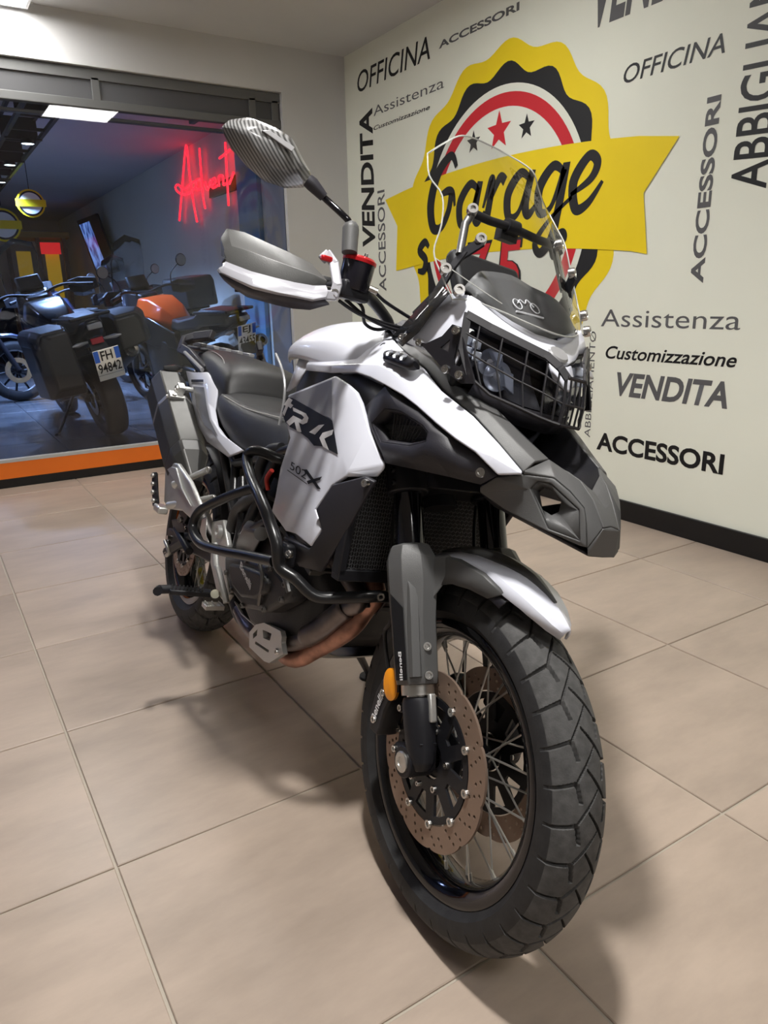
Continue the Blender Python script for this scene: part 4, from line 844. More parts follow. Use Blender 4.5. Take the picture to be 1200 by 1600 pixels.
# side mounting plates of the cage
pts2 = [(-0.1687, -0.1680, 1.0576), (-0.1461, -0.1680, 1.0517), (-0.1093, -0.1620, 1.0676), (-0.0902, -0.1540, 1.0883), (-0.0726, -0.1500, 1.0852), (-0.0542, -0.1480, 1.0512), (-0.0392, -0.1420, 1.0267), (-0.0235, -0.1340, 0.9975), (-0.0529, -0.1500, 0.9942), (-0.0917, -0.1600, 1.0110)]
holes2 = [[(-0.1099, -0.1620, 1.0479), (-0.0904, -0.1570, 1.0639), (-0.0901, -0.1570, 1.0422)], [(-0.0755, -0.1530, 1.0330), (-0.0737, -0.1530, 1.0589), (-0.0552, -0.1480, 1.0288), (-0.0600, -0.1490, 1.0207), (-0.0735, -0.1530, 1.0223)]]
for s in (1, -1):
    m_ = (lambda p: p) if s == 1 else mir
    pa, pb, pc = V(pts2[0]), V(pts2[3]), V(pts2[7])
    nrm_ = (pb - pa).cross(pc - pa).normalized(); nrm_ = nrm_ if nrm_.y < 0 else -nrm_
    def proj(p): p = V(p); p.y -= (p - pa).dot(nrm_) / nrm_.y; return p
    me = flat_mesh([[(p[0], p[2]) for p in pts2]] + [[(p[0], p[2]) for p in h] for h in holes2], 0)
    put(me, lambda c: V(m_(proj((c.x, 0, c.y)) + V((.003, -.005, 0))))); mko('cage_mount', me, cgm, cg, solid=.004, off=0, sm=0)
    for q in ((-0.1553, -0.1730, 1.0525), (-0.0730, -0.1600, 1.0777), (-0.0736, -0.1640, 1.0126), (-0.0454, -0.1550, 1.0068)): bolt(m_(q), (.3, -s, 0), .0075, cg)
# --- windscreen with brackets
WS = [[(-0.2920, -0.1500, 1.4017), (-0.2897, -0.1250, 1.4258), (-0.2855, -0.0950, 1.4503), (-.318, -.045, 1.472), (-.322, 0, 1.475)],
      [(-0.2486, -0.1630, 1.3512), (-.235, -.125, 1.362), (-.225, -.095, 1.372), (-.215, -.045, 1.38), (-.212, 0, 1.382)],
      [(-0.2058, -0.1550, 1.3137), (-.185, -.118, 1.300), (-.168, -.09, 1.305), (-.155, -.045, 1.312), (-.150, 0, 1.314)],
      [(-0.1789, -0.1620, 1.2605), (-.150, -.125, 1.24), (-.128, -.09, 1.245), (-.108, -.045, 1.25), (-.102, 0, 1.25)],
      [(-0.1610, -0.1780, 1.2080), (-.128, -.13, 1.20), (-.098, -.09, 1.198), (-.072, -.045, 1.197), (-.063, 0, 1.196)],
      [(-0.1318, -0.1720, 1.1682), (-.105, -.135, 1.165), (-.070, -.09, 1.158), (-.040, -.045, 1.153), (-.030, 0, 1.152)],
      [(-0.1053, -0.1580, 1.1302), (-.088, -.13, 1.135), (-.050, -.09, 1.125), (-.018, -.045, 1.113), (-.006, 0, 1.108)]]
WSf = [r + [mir(p) for p in reversed(r[:-1])] for r in WS]
WSd = [cr(r, 4) for r in WSf]; cols = [cr([r[j] for r in WSd], 4) for j in range(len(WSd[0]))]
wsm = clear_mat('windscreen_acrylic', (.93, .94, .95), 1.32, .03)
wsc = part(G().rows(cols), 'windscreen', wsm, sm=60)
edge = [c[0] for c in cols] + cols[-1][1:] + [c[-1] for c in reversed(cols[:-1])] + list(reversed(cols[0][1:-1]))
part(G().tube(edge, .0016, 6, closed=True), 'windscreen_edge', mat('acrylic_edge', (.62, .63, .60), .15, trans=.4), wsc, sm=60)
part(G().tube(cr([V(cols[0][17]), V(cols[3][19]) + V((.002, 0, 0)), V(cols[6][21]) + V((.002, 0, 0)), V(cols[8][22]) + V((.002, 0, 0))], 4), .0009, 5), 'windscreen_line', MATS['acrylic_edge'], wsc)  # thin pale line run along the screen surface
# screen stand: cross bar, clamps, side arms
wb = part(G().tube([(-0.1822, -0.1000, 1.2977), (-0.1805, -0.0600, 1.2959), (-.190, 0, 1.302), mir((-0.1805, -0.0600, 1.2959)), mir((-0.1822, -0.1000, 1.2977))], .008, 12), 'screen_crossbar', satin, sm=40)
part(G().cyl((-.19, -.014, 1.302), (-.19, .014, 1.302), .014, n=16).box((-.20, 0, 1.292), (.02, .04, .03)), 'screen_clamp', satin, wb)
for s in (1, -1):
    m_ = (lambda p: p) if s == 1 else mir
    part(G().tube([m_((-0.1762, -0.1050, 1.2934)), m_((-0.1754, -0.1150, 1.2738)), m_((-0.1520, -0.1300, 1.2149))], .0075, 10), 'screen_strut', engsil, wb, sm=40)
    flatg = G(); flatbar(flatg, [m_((-0.1200, -0.1150, 1.2365)), m_((-0.1444, -0.1300, 1.2145)), m_((-0.1466, -0.1450, 1.1866)), m_((-0.1641, -0.1550, 1.1381)), m_((-0.2058, -0.1600, 1.1031))], .022, .004, (0, -s, .1)); part(flatg, 'screen_arm', satin, wb, sm=20)
    for q in ((-0.1763, -0.1080, 1.2992), (-0.1279, -0.1120, 1.2433), (-0.1302, -0.1700, 1.1772), (-0.0984, -0.1560, 1.1445)): bolt(V(m_(q)) + V((.004, 0, 0)), (.8, -.5 * s, .3), .0105, wb, None, 'screen_bolt', .008)
    # smoked deflector below the screen
    dfl = [[(-0.2628, -0.1650, 1.0620), (-0.2167, -0.1650, 1.0949), (-0.1806, -0.1620, 1.1277), (-0.1467, -0.1580, 1.1559)], [(-0.2066, -0.1760, 1.0429), (-0.1650, -0.1760, 1.0684), (-0.1331, -0.1740, 1.1049), (-0.1084, -0.1650, 1.1393)]]
    dp_ = part(G().rows(msk(dfl, s)), 'smoked_deflector', mat('smoked_acrylic', (.02, .02, .021), .12, alpha=.86), sm=30, solid=.003, off=0)
    bolt(m_((-0.2164, -0.1720, 1.0585)), (.2, -s, .2), .008, dp_)
# grey instrument cover behind the screen with a small print
ic = [[(-0.1334, -0.1200, 1.1573), (-0.1338, -0.0980, 1.1893), (-.165, -.055, 1.205), (-.163, 0, 1.212)], [(-0.1017, -0.1220, 1.1475), (-0.0943, -0.0900, 1.1660), (-.112, -.052, 1.155), (-.105, 0, 1.160)], [(-0.0914, -0.1300, 1.1368), (-0.0777, -0.0940, 1.1268), (-0.0560, -0.0540, 1.1121), (-0.0352, 0.0000, 1.1013)]]
ic = [r + [mir(p) for p in reversed(r[:-1])] for r in ic]
icd = [cr(r, 3) for r in ic]
ico = part(G().rows([cr([r[j] for r in icd], 3) for j in range(len(icd[0]))]), 'instrument_cover', greyp, sm=50, solid=.004, off=0)
part(G().box((-.23, 0, 1.20), (.03, .17, .10), Matrix.Rotation(math.radians(-35), 3, 'Y')), 'instrument_panel', matte, bev=.01)
e_ = [(.0, .0), (1, .0)]
o_ = V((-.078, -.036, 1.136)); ux = V((.004, .062, .002)); vx = V((-.032, 0, .032))
def onc(a, b): return o_ + ux * a + vx * b
for ce in (.18, .82): part(G().tube([onc(ce + .15 * math.cos(t) , .55 + .27 * math.sin(t)) for t in [2 * PI * k / 16 for k in range(16)]], .0011, 5, closed=True), 'printed_mark', white_ink, ico)
part(G().tube(cr([onc(.2, .6), onc(.35, .85), onc(.5, .7), onc(.62, .95), onc(.8, .6)], 4), .0013, 5), 'printed_mark', white_ink, ico)
part(G().tube([onc(.0, .08), onc(1.0, .08)], .0022, 5), 'printed_mark', white_ink, ico)

# --- tank, seat, tail
tk = [(-.30, [(.0, 1.03), (.07, 1.03), (.12, 1.01), (.145, .97), (.15, .94)]), (-.38, [(.0, 1.075), (.08, 1.075), (.14, 1.05), (.168, 1.01), (.165, .97)]),
      (-.50, [(.0, 1.105), (.08, 1.102), (.15, 1.075), (.182, 1.03), (.178, .985)]), (-.62, [(.0, 1.100), (.08, 1.096), (.15, 1.07), (.186, 1.03), (.184, .995)]),
      (-.72, [(.0, 1.072), (.07, 1.066), (.135, 1.045), (.168, 1.02), (.168, .995)]), (-.80, [(.0, 1.015), (.06, 1.012), (.10, 1.005), (.125, .995), (.128, .985)])]
rows_ = []
for x, p in cr([(x,) + tuple(q for yz in p for q in yz) for x, p in tk], 4) and [(r[0], [(r[1 + 2 * i], r[2 + 2 * i]) for i in range(5)]) for r in cr([(x,) + tuple(q for yz in p for q in yz) for x, p in tk], 4)]:
    half = cr([(y, z) for y, z in p], 3); rows_.append([(x, -y, z) for y, z in reversed(half)] + [(x, y, z) for y, z in half[1:]])
part(G().rows(rows_), 'tank_cover', white, sm=60, solid=.004, off=-1)
core = [(-.28, .12, .80, .95), (-.40, .150, .78, 1.0), (-.55, .160, .76, 1.02), (-.68, .150, .76, 1.02), (-.74, .115, .78, 1.0)]
part(G().loft([[(x, -w, z0), (x, -w * 1.02, (z0 + z1) / 2), (x, -w, z1), (x, w, z1), (x, w * 1.02, (z0 + z1) / 2), (x, w, z0)] for x, w, z0, z1 in core]), 'tank_body', greyp, bev=.01)
for s in (1, -1):
    m_ = (lambda p: p) if s == 1 else mir
    part(G().add([m_(p) for p in ((-0.6385, -0.1720, 1.0039), (-0.5692, -0.1720, 1.0034), (-0.6308, -0.1760, 0.9306), (-0.6722, -0.1760, 0.9146))], [(0, 1, 2, 3)]), 'tank_stripe', white, solid=.006, off=0)
    part(G().tube(cr([m_(p) for p in ((-0.8914, -0.1300, 1.0019), (-0.8144, -0.1400, 0.9680), (-0.7772, -0.1400, 0.9302), (-0.7644, -0.1400, 0.8828), (-0.7684, -0.1400, 0.8268))], 5), .0035, 8), 'tank_edge_trim', silvp)
part(G().lathe([(1e-4, .008), (.03, .008), (.036, .004), (.036, -.01)], (-.52, 0, 1.105), (.02, 0, 1), 28), 'fuel_cap', satin)
part(G().loft([[(x, -w, z), (x, w, z), (x, w * .7, z + .03), (x, -w * .7, z + .03)] for x, w, z in ((-.24, .10, 1.04), (-.32, .12, 1.06), (-.40, .10, 1.085))]), 'steering_cover', darkp, bev=.008)
def seat_loft(name, secs, m):
    R = cr([(x,) + tuple(q for yz in p for q in yz) for x, p in secs], 5); rows = []
    n = len(secs[0][1])
    for r in R:
        p = [(r[1 + 2 * i], r[2 + 2 * i]) for i in range(n)]; half = cr(p, 4); rows.append([(r[0], -y, z) for y, z in reversed(half)] + [(r[0], y, z) for y, z in half[1:]])
    g = G().rows(rows); k = len(rows[0]); N = len(rows); g.f.append(tuple(range(k))[::-1]); g.f.append(tuple(range((N - 1) * k, N * k)))
    return part(g, name, m, sm=50)
st = seat_loft('rider_seat', [(-.62, [(.0, .86), (.03, .858), (.06, .835), (.095, .78), (.10, .72)]), (-.70, [(.0, .872), (.05, .868), (.09, .84), (.125, .77), (.13, .695)]), (-.80, [(.0, .868), (.07, .862), (.115, .835), (.140, .77), (.142, .70)]), (-.95, [(.0, .866), (.09, .858), (.145, .835), (.162, .78), (.158, .725)]), (-1.10, [(.0, .875), (.10, .868), (.155, .85), (.168, .805), (.160, .765)]), (-1.20, [(.0, .885), (.10, .880), (.15, .862), (.160, .825), (.150, .79)])], seatm)
ps_ = seat_loft('passenger_seat', [(-1.165, [(.0, .885), (.06, .88), (.12, .87), (.14, .85), (.14, .83)]), (-1.20, [(.0, .945), (.07, .942), (.13, .925), (.150, .89), (.148, .84)]), (-1.30, [(.0, .975), (.08, .970), (.135, .95), (.152, .91), (.148, .865)]), (-1.48, [(.0, .99), (.075, .985), (.12, .968), (.135, .93), (.130, .89)]), (-1.60, [(.0, .995), (.065, .99), (.10, .975), (.112, .945), (.108, .905)]), (-1.635, [(.0, .965), (.05, .96), (.08, .945), (.09, .925), (.088, .90)])], seatm)
stitch = mat('seat_stitching', (.35, .34, .33), .5)
part(G().tube(cr([(-1.16, -.158, .858), (-1.0, -.148, .842), (-.86, -.128, .842), (-.76, -.108, .84), (-.735, -.118, .80), (-.725, -.1235, .75), (-.735, -.128, .715)], 6), .0016, 5), 'seat_seam', stitch, st)
part(G().tube(cr([(-1.60, -.085, .985), (-1.45, -.105, .980), (-1.32, -.122, .962), (-1.25, -.138, .93), (-1.235, -.150, .89)], 6), .0016, 5), 'seat_seam', stitch, ps_)
# white tail panels with grey inlay
for s in (1, -1):
    m_ = (lambda p: p) if s == 1 else mir
    tail = [[(-1.5864, -0.1520, 0.9012), (-1.4947, -0.1580, 0.8532), (-1.4172, -0.1650, 0.8067), (-1.3006, -0.1720, 0.7476), (-1.1923, -0.1720, 0.7135), (-0.9948, -0.1720, 0.7006)], [(-1.4848, -0.1580, 0.9032), (-1.4391, -0.1650, 0.8613), (-1.3530, -0.1720, 0.8085), (-1.2301, -0.1780, 0.7623), (-1.1091, -0.1780, 0.7408), (-0.9661, -0.1760, 0.7087)], [(-1.3639, -0.1500, 0.9137), (-1.3234, -0.1580, 0.8709), (-1.2474, -0.1660, 0.8213), (-1.1845, -0.1720, 0.7829), (-1.0864, -0.1740, 0.7523), (-0.9408, -0.1720, 0.7189)], [(-1.3326, -0.1460, 0.9047), (-1.2394, -0.1500, 0.8682), (-1.2110, -0.1580, 0.8110), (-1.1370, -0.1650, 0.7653), (-1.0398, -0.1680, 0.7470), (-0.9117, -0.1650, 0.7336)]]
    tp = part(G().rows(msk(tail, s)), 'tail_panel', white, sm=20, solid=.008, off=0, bev=.002)
    e = lambda p: V(m_(p)) + V((.002, -.0075 * s, .001))
    part(G().add([e(p) for p in ((-1.4202, -0.1660, 0.8586), (-1.3277, -0.1600, 0.8661), (-1.2513, -0.1680, 0.8166), (-1.1854, -0.1730, 0.7787), (-1.0817, -0.1760, 0.7433), (-1.2133, -0.1790, 0.7605), (-1.3369, -0.1730, 0.8101))], [tuple(range(7))]), 'tail_inlay', mat('inlay_grey', (.13, .13, .132), .35), tp, sm=0)
    part(G().add([e(p) for p in ((-1.4622, -0.1630, 0.8786), (-1.3523, -0.1580, 0.8887), (-1.3420, -0.1600, 0.8811), (-1.4546, -0.1640, 0.8706))], [(0, 1, 2, 3)]), 'tail_slot', black_ink, tp, sm=0)
    # grab rail
    gr_ = G(); P = [m_(p) for p in ((-1.4451, -0.1400, 0.9180), (-1.5956, -0.1500, 0.9627), (-1.6783, -0.1550, 0.9731), (-1.6979, -0.1450, 1.0037), (-1.6592, -0.1200, 1.0216), (-1.5796, -0.0900, 1.0373))]
    flatbar(gr_, P, .034, .022, (0, -s, .3)); part(gr_, 'grab_rail', darkp, sm=30, bev=.004)
    part(G().tube([m_((-1.5799, -0.1700, 0.9616)), m_((-1.4106, -0.1550, 0.9176))], .007, 8), 'grab_rail_edge', silvp)
    # indicator
    part(G().loft([[V(m_((-1.6226, -0.1600, 0.9037))) + V((.0, 0, 0)) + V((.008 * math.cos(t), 0, .008 * math.sin(t))) for t in [2 * PI * k / 12 for k in range(12)]], [V(m_((-1.5721, -0.2000, 0.8997))) + V((.016 * math.cos(t), 0, .016 * math.sin(t))) for t in [2 * PI * k / 12 for k in range(12)]], [V(m_((-1.5504, -0.2400, 0.8979))) + V((.006 * math.cos(t), 0, .008 * math.sin(t))) for t in [2 * PI * k / 12 for k in range(12)]]]), 'rear_indicator', mat('indicator_smoke', (.05, .05, .05), .2), sm=40)
# rack behind the seat
rk = part(G().box((-1.72, 0, .985), (.20, .22, .014)), 'rear_rack', darkp, bev=.006)
for y in (-.09, -.045, .0, .045, .09): part(G().box((-1.69, y, 1.0), (.10, .022, .014)), 'rack_rib', silvp, rk, bev=.003)
part(G().loft([[(-1.60, -.10, .88), (-1.60, .10, .88), (-1.60, .10, .97), (-1.60, -.10, .97)], [(-1.80, -.06, .93), (-1.80, .06, .93), (-1.80, .06, .975), (-1.80, -.06, .975)]]), 'tail_unit', darkp, bev=.01)
part(G().box((-1.805, 0, .945), (.012, .09, .03)), 'tail_light', mat('tail_red', (.4, .01, .012), .2), bev=.003)
part(G().rows([[(-1.0, -.13, .68), (-1.0, .13, .68)], [(-1.2, -.12, .76), (-1.2, .12, .76)], [(-1.6, -.10, .86), (-1.6, .10, .86)]]), 'undertray', matte, solid=.01)
# --- silencer
q0, q1 = V((-1.4782, -0.2150, 0.7746)), V((-1.1948, -0.2100, 0.6098)); ax_ = (q1 - q0).normalized(); L_ = (q1 - q0).length
q0 = q1 - ax_ * .44
su = (V((0, -1, 0)) - ax_ * V((0, -1, 0)).dot(ax_)).normalized(); sv = ax_.cross(su)
if sv.z < 0: sv = -sv
prof_ = [(-.055, -.052), (-.030, -.072), (.030, -.072), (.055, -.045), (.058, .030), (.038, .070), (-.020, .076), (-.052, .050)]
def mring(t, k=1): return [q0 + ax_ * t + su * a * k + sv * b * k for a, b in prof_]
mu = part(G().loft([mring(0, .93), mring(.006, 1), mring(.135, 1), mring(.365, 1), mring(.37, .985)]), 'silencer', mufm, sm=20, bev=.008, bseg=3)
part(G().loft([mring(.135, 1.012), mring(.160, 1.012)]), 'silencer_strap', alum, mu, sm=20, bev=.006)
part(G().loft([mring(.365, 1.004), mring(.41, .96), mring(.46, .62), mring(.50, .42)]), 'silencer_cone', mat('silencer_cone', (.075, .074, .072), .38, metal=.6), mu, sm=20, bev=.006)
part(G().loft([mring(-.03, .72), mring(.0, .9)]), 'silencer_end_cap', satin, mu, sm=20, bev=.004)
bm_ = Matrix((ax_, su, sv)).transposed(); g = G().box(q0 + ax_ * .148 + sv * .076 + su * .012, (.034, .046, .012), bm_).box(q0 + ax_ * .125 + sv * .088 - su * .004, (.030, .022, .030), bm_).cyl(q0 + ax_ * .12 + sv * .088 + su * .004, q0 + ax_ * .12 + sv * .088 - su * .062, .009, n=14); part(g, 'silencer_bracket', alu, mu, bev=.004)
bolt(q0 + ax_ * .125 + sv * .088 + su * .008, su, .011, mu, alum); bolt(q0 + ax_ * .155 + sv * .082 + su * .02, sv, .007, mu, alum)
bolt(q0 + ax_ * .395 + sv * .066, sv, .006, mu)
# passenger footrest hanger
hg = [(-1.2854, -0.2620, 0.6125), (-1.2368, -0.2620, 0.6313), (-1.1644, -0.2620, 0.6405), (-1.0266, -0.2620, 0.6146), (-0.9093, -0.2620, 0.5723), (-0.9522, -0.2620, 0.5211), (-1.0533, -0.2620, 0.5237), (-1.1897, -0.2620, 0.4970), (-1.2400, -0.2620, 0.5072)]
hp = part(G().prism(hg, (0, .014, 0)), 'footrest_hanger', alu, bev=.004)
part(G().prism([V(hg[0]).lerp(V(hg[4]), .12), V(hg[1]).lerp(V(hg[4]), .12), V(hg[2]).lerp(V(hg[6]), .1), V(hg[3]).lerp(V(hg[7]), .25), V(hg[4]).lerp(V(hg[7]), .2)], (0, -.006, 0)), 'hanger_rib', alu, hp, bev=.002)
for a, b in (((-1.1526, -0.2650, 0.5771), (-1.0648, -0.2000, 0.6475)), ((-1.1616, -0.2680, 0.5129), (-0.9714, -0.2050, 0.5849))):
    a, b = V(a), V(b); part(G().tube([a, a.lerp(b, .5), b], [.012, .009, .010], 10), 'hanger_arm', alu, hp, sm=40); bolt(b + V((.01, -.004, 0)), (.4, -1, 0), .010, hp, alum)
pg = part(G().loft([[(-1.3384, -0.2850, 0.5774), (-1.3004, -0.2800, 0.5873), (-1.3196, -0.2700, 0.5787), (-1.3568, -0.2750, 0.5668)], [(-1.3089, -0.2850, 0.5282), (-1.2638, -0.2800, 0.5384), (-1.2828, -0.2700, 0.5293), (-1.3189, -0.2750, 0.5168)], [(-1.2750, -0.2850, 0.4849), (-1.2242, -0.2800, 0.4972), (-1.2440, -0.2700, 0.4895), (-1.2790, -0.2750, 0.4767)]]), 'passenger_footrest', satin, bev=.002)
for k in range(4): part(G().ball((-1.3109, -0.2870, 0.5723) if k == 0 else ((-1.2969, -0.2870, 0.5488) if k == 1 else ((-1.2830, -0.2870, 0.5255) if k == 2 else (-1.2621, -0.2870, 0.5038))), .0075, 6), 'footrest_stud', alum, pg)
part(G().box((-1.2167, -0.2750, 0.4895), (.06, .03, .022)), 'footrest_joint', alu, hp, bev=.005)
# rider footrest, heel plate, brake pedal
mp_ = part(G().prism([(-1.0164, -0.1850, 0.5073), (-0.9293, -0.1850, 0.5348), (-0.8667, -0.1850, 0.4830), (-0.8572, -0.1850, 0.4321), (-0.7930, -0.1850, 0.3640), (-0.8183, -0.1850, 0.3320), (-0.8868, -0.1850, 0.3408), (-0.9719, -0.1850, 0.3972), (-0.9869, -0.1850, 0.4493)], (0, .016, 0)), 'footrest_plate', alu, bev=.004)
part(G().tube(cr([(-0.9031, -0.2050, 0.4716), (-0.8528, -0.2100, 0.4234), (-0.8352, -0.2100, 0.4200), (-0.7816, -0.2050, 0.3762), (-0.7644, -0.2000, 0.3527)], 5), .0085, 10), 'brake_lever', alu)
part(G().loft([[(-1.0522, -0.2000, 0.5066), (-1.0132, -0.2000, 0.5238), (-1.0556, -0.1850, 0.5147), (-1.0955, -0.1850, 0.4971)], [(-1.0563, -0.2000, 0.4674), (-0.9981, -0.2000, 0.4715), (-1.0402, -0.1850, 0.4612), (-1.0996, -0.1850, 0.4570)], [(-0.9982, -0.2000, 0.4489), (-0.9558, -0.2000, 0.4571), (-0.9970, -0.1850, 0.4464), (-1.0404, -0.1850, 0.4381)]]), 'heel_guard', alu, bev=.004)
part(G().lathe([(.010, -.006), (.019, -.006), (.019, .006), (.010, .006)], (-0.9210, -0.1950, 0.5017), (0, 1, 0), 24, closed=True), 'lever_pivot', alu)
ra, rb = V((-0.8457, -0.2150, 0.3541)), V((-0.8786, -0.3150, 0.3491)); dr_ = (rb - ra).normalized(); fw_ = V((1, 0, 0)); fw_ = (fw_ - dr_ * fw_.dot(dr_)).normalized(); u_ = dr_.cross(fw_); u_ = u_ if u_.z > 0 else -u_
g = G().loft([[ra + fw_ * .016 - u_ * .012, ra + fw_ * .016 + u_ * .004, ra - fw_ * .016 + u_ * .004, ra - fw_ * .016 - u_ * .012], [rb + fw_ * .022 - u_ * .010, rb + fw_ * .022 + u_ * .004, rb - fw_ * .020 + u_ * .004, rb - fw_ * .020 - u_ * .010]])
fp = part(g, 'rider_footrest', satin, bev=.004)
g = G()
for k in range(9):
    for w in (-.013, -.004, .005, .014): c = ra.lerp(rb, .22 + .74 * k / 8) + fw_ * w; g.cyl(c + u_ * .002, c + u_ * .0085, .003, .0022, 6)
part(g, 'footrest_teeth', engine, fp)
part(G().tube([rb - u_ * .004 - fw_ * .01, rb + dr_ * .028 - u_ * .004, rb + dr_ * .03 + fw_ * .03], .012, 10), 'footrest_end', satin, fp)
ba = V((-0.7890, -0.2250, 0.3347)); g = G().box(ba, (.035, .05, .012)); 
for k in range(5):
    for j in range(3): g.cyl(ba + V((-.013 + .0065 * k, -.018 + .018 * j, .005)), ba + V((-.013 + .0065 * k, -.018 + .018 * j, .010)), .0028, .002, 6)
part(g, 'brake_pedal', alum, bev=.001)
part(G().cyl((-0.8159, -0.2150, 0.3589), (-0.8679, -0.1950, 0.3416), .012, n=16), 'pedal_bush', mat('cream_bush', (.72, .70, .55), .5))
# black rear brake parts at the left of the hanger
part(G().loft([[(-1.3402, -0.2000, 0.4307), (-1.2381, -0.2000, 0.4604), (-1.3328, -0.1700, 0.4393), (-1.4393, -0.1700, 0.4083)], [(-1.2928, -0.2000, 0.4005), (-1.1800, -0.2000, 0.4306), (-1.2721, -0.1700, 0.4082), (-1.3898, -0.1700, 0.3768)]]).cyl((-1.3050, -0.1900, 0.4107), (-1.1464, -0.1900, 0.3801), .013, n=14), 'rear_master_cylinder', satin, bev=.004)
part(G().tube([(-1.4101, -0.1750, 0.3044), (-1.3020, -0.1750, 0.3615), (-1.1785, -0.1750, 0.4206)], .017, 10), 'torque_arm', satin)
for q in ((-1.3690, -0.1900, 0.3461), (-1.3703, -0.1900, 0.3063), (-1.2329, -0.2050, 0.4572)): bolt(q, (.3, -1, 0), .010)
tubep('brake_hose', [(-1.3065, -0.2200, 0.3680), (-1.2493, -0.2200, 0.3485), (-1.2693, -0.2200, 0.3301)], .006, alum)
# --- handlebar, controls, mirror, hand guards
hb = [(-.345, 0, 1.125), (-0.4310, -0.0500, 1.0769), (-0.3839, -0.1150, 1.1040), (-0.3545, -0.1750, 1.1283), (-0.3308, -0.2250, 1.1355), (-.405, -.30, 1.125), (-.435, -.42, 1.100)]
tubep('handlebar', hb + [] , .0115, satin); tubep('handlebar', [mir(p) for p in hb], .0115, satin)
for s in (1, -1):
    m_ = (lambda p: p) if s == 1 else mir
    part(G().tube([m_((-.395, -.29, 1.128)), m_((-.435, -.425, 1.10))], .0165, 14), 'grip', matte, sm=40)
    part(G().box(m_((-.385, -.262, 1.130)), (.04, .045, .04)), 'switch_cluster', matte, bev=.008)
    part(G().tube(cr([m_((-.355, -.255, 1.125)), m_((-.345, -.32, 1.115)), m_((-.375, -.43, 1.09))], 4), [.007] * 9, 8), 'brake_lever_blade' if s == 1 else 'clutch_lever', alum, sm=40)
    # hand guard: grey visor, silver blade, dark lower shell
    up_ = [(-0.4244, -0.4600, 1.1398), (-0.4512, -0.4580, 1.1745), (-0.4509, -0.4500, 1.1930), (-0.4253, -0.4250, 1.1910), (-0.4014, -0.3880, 1.1810), (-0.3749, -0.3480, 1.1705), (-0.3562, -0.3150, 1.1608), (-0.3441, -0.2930, 1.1426)]
    lo_ = [(-0.4080, -0.4620, 1.1258), (-0.4117, -0.4620, 1.1260), (-0.3928, -0.4520, 1.1220), (-0.3613, -0.4280, 1.1145), (-0.3407, -0.3900, 1.1122), (-0.3292, -0.3570, 1.1121), (-0.3182, -0.3250, 1.1141), (-0.3153, -0.3000, 1.1202)]
    bl_ = [(-0.4063, -0.4700, 1.1123), (-0.3939, -0.4680, 1.1043), (-0.3635, -0.4580, 1.0968), (-0.3255, -0.4330, 1.0865), (-0.3078, -0.3950, 1.0855), (-0.3074, -0.3620, 1.0878), (-0.2969, -0.3300, 1.0886), (-0.2902, -0.3080, 1.0983)]
    dk_ = [(-0.4214, -0.4550, 1.1041), (-0.4069, -0.4550, 1.0967), (-0.3858, -0.4460, 1.0869), (-0.3742, -0.4200, 1.0758), (-0.3373, -0.3800, 1.0713), (-0.3319, -0.3480, 1.0719), (-0.3226, -0.3180, 1.0765), (-0.3010, -0.2920, 1.0919)]
    mid_ = [tuple(a[i] * .5 + b[i] * .5 + (.018, 0, 0)[i] for i in range(3)) for a, b in zip(up_, lo_)]
    visor = mat('visor_grey', (.085, .085, .083), .38, bump=(600, .15))
    hg_ = part(G().rows(msk([up_, mid_, lo_], s)), 'hand_guard', visor, sm=35, solid=.004, off=0, bev=.0015)
    f3 = lambda p: (p[0] + .012, p[1], p[2])
    blm = [tuple((a[i] + b[i]) / 2 + (.020, 0, 0)[i] for i in range(3)) for a, b in zip(lo_, bl_)]
    part(G().rows(msk([[f3(p) for p in lo_], blm, [f3(p) for p in bl_]], s)), 'guard_blade', mat('guard_silver', (.42, .42, .46), .3, metal=.2, coat=.3), hg_, sm=20, solid=.008, off=0, bev=.002)
    part(G().rows(msk([bl_, [(p[0] + .006, p[1], p[2]) for p in dk_]], s)), 'guard_lower', mat('guard_dark', (.055, .053, .066), .4), hg_, sm=30, solid=.004, off=0)
    gb = G(); flatbar(gb, [m_(p) for p in ((-0.3037, -0.3180, 1.1029), (-0.2954, -0.2850, 1.1085), (-0.2966, -0.2820, 1.1288), (-0.3193, -0.2850, 1.1669), (-0.3382, -0.2920, 1.1823), (-0.3373, -0.3000, 1.1731))], .018, .010, (.8, -.5 * s, 0)); part(gb, 'guard_bracket', mat('guard_silver', (.7, .7, .73), .3), hg_, sm=30, bev=.003)
    bolt(V(m_((-0.3051, -0.2850, 1.1133))) + V((.010, 0, 0)), (1, -.4 * s, 0), .008, hg_)
# brake reservoir with red cap
rc = V((-0.3269, -0.2320, 1.1575)); uz = V((.05, .05, 1)).normalized()
rv = part(G().lathe([(.0280, -.026), (.0300, -.022), (.0310, .022), (.0310, .025)], rc, uz, 28).cyl(rc - uz * .026, rc - uz * .02, .02, n=20), 'brake_reservoir', mat('reservoir_black', (.012, .011, .016), .2), sm=40)
part(G().lathe([(1e-4, .036), (.026, .036), (.0325, .031), (.0325, .025), (1e-4, .025)], rc, uz, 28), 'reservoir_cap', redm, rv, sm=40)
for a in (0, 2.1, 4.2): bolt(rc + uz * .036 + V((math.cos(a), math.sin(a), 0)) * .02, uz, .004, rv)
part(G().box((-0.3204, -0.2350, 1.1292), (.03, .06, .035)), 'master_cylinder', satin, bev=.006)
part(G().box((-0.3236, -0.3000, 1.1724), (.012, .022, .010)), 'red_adjuster', redm, bev=.003)
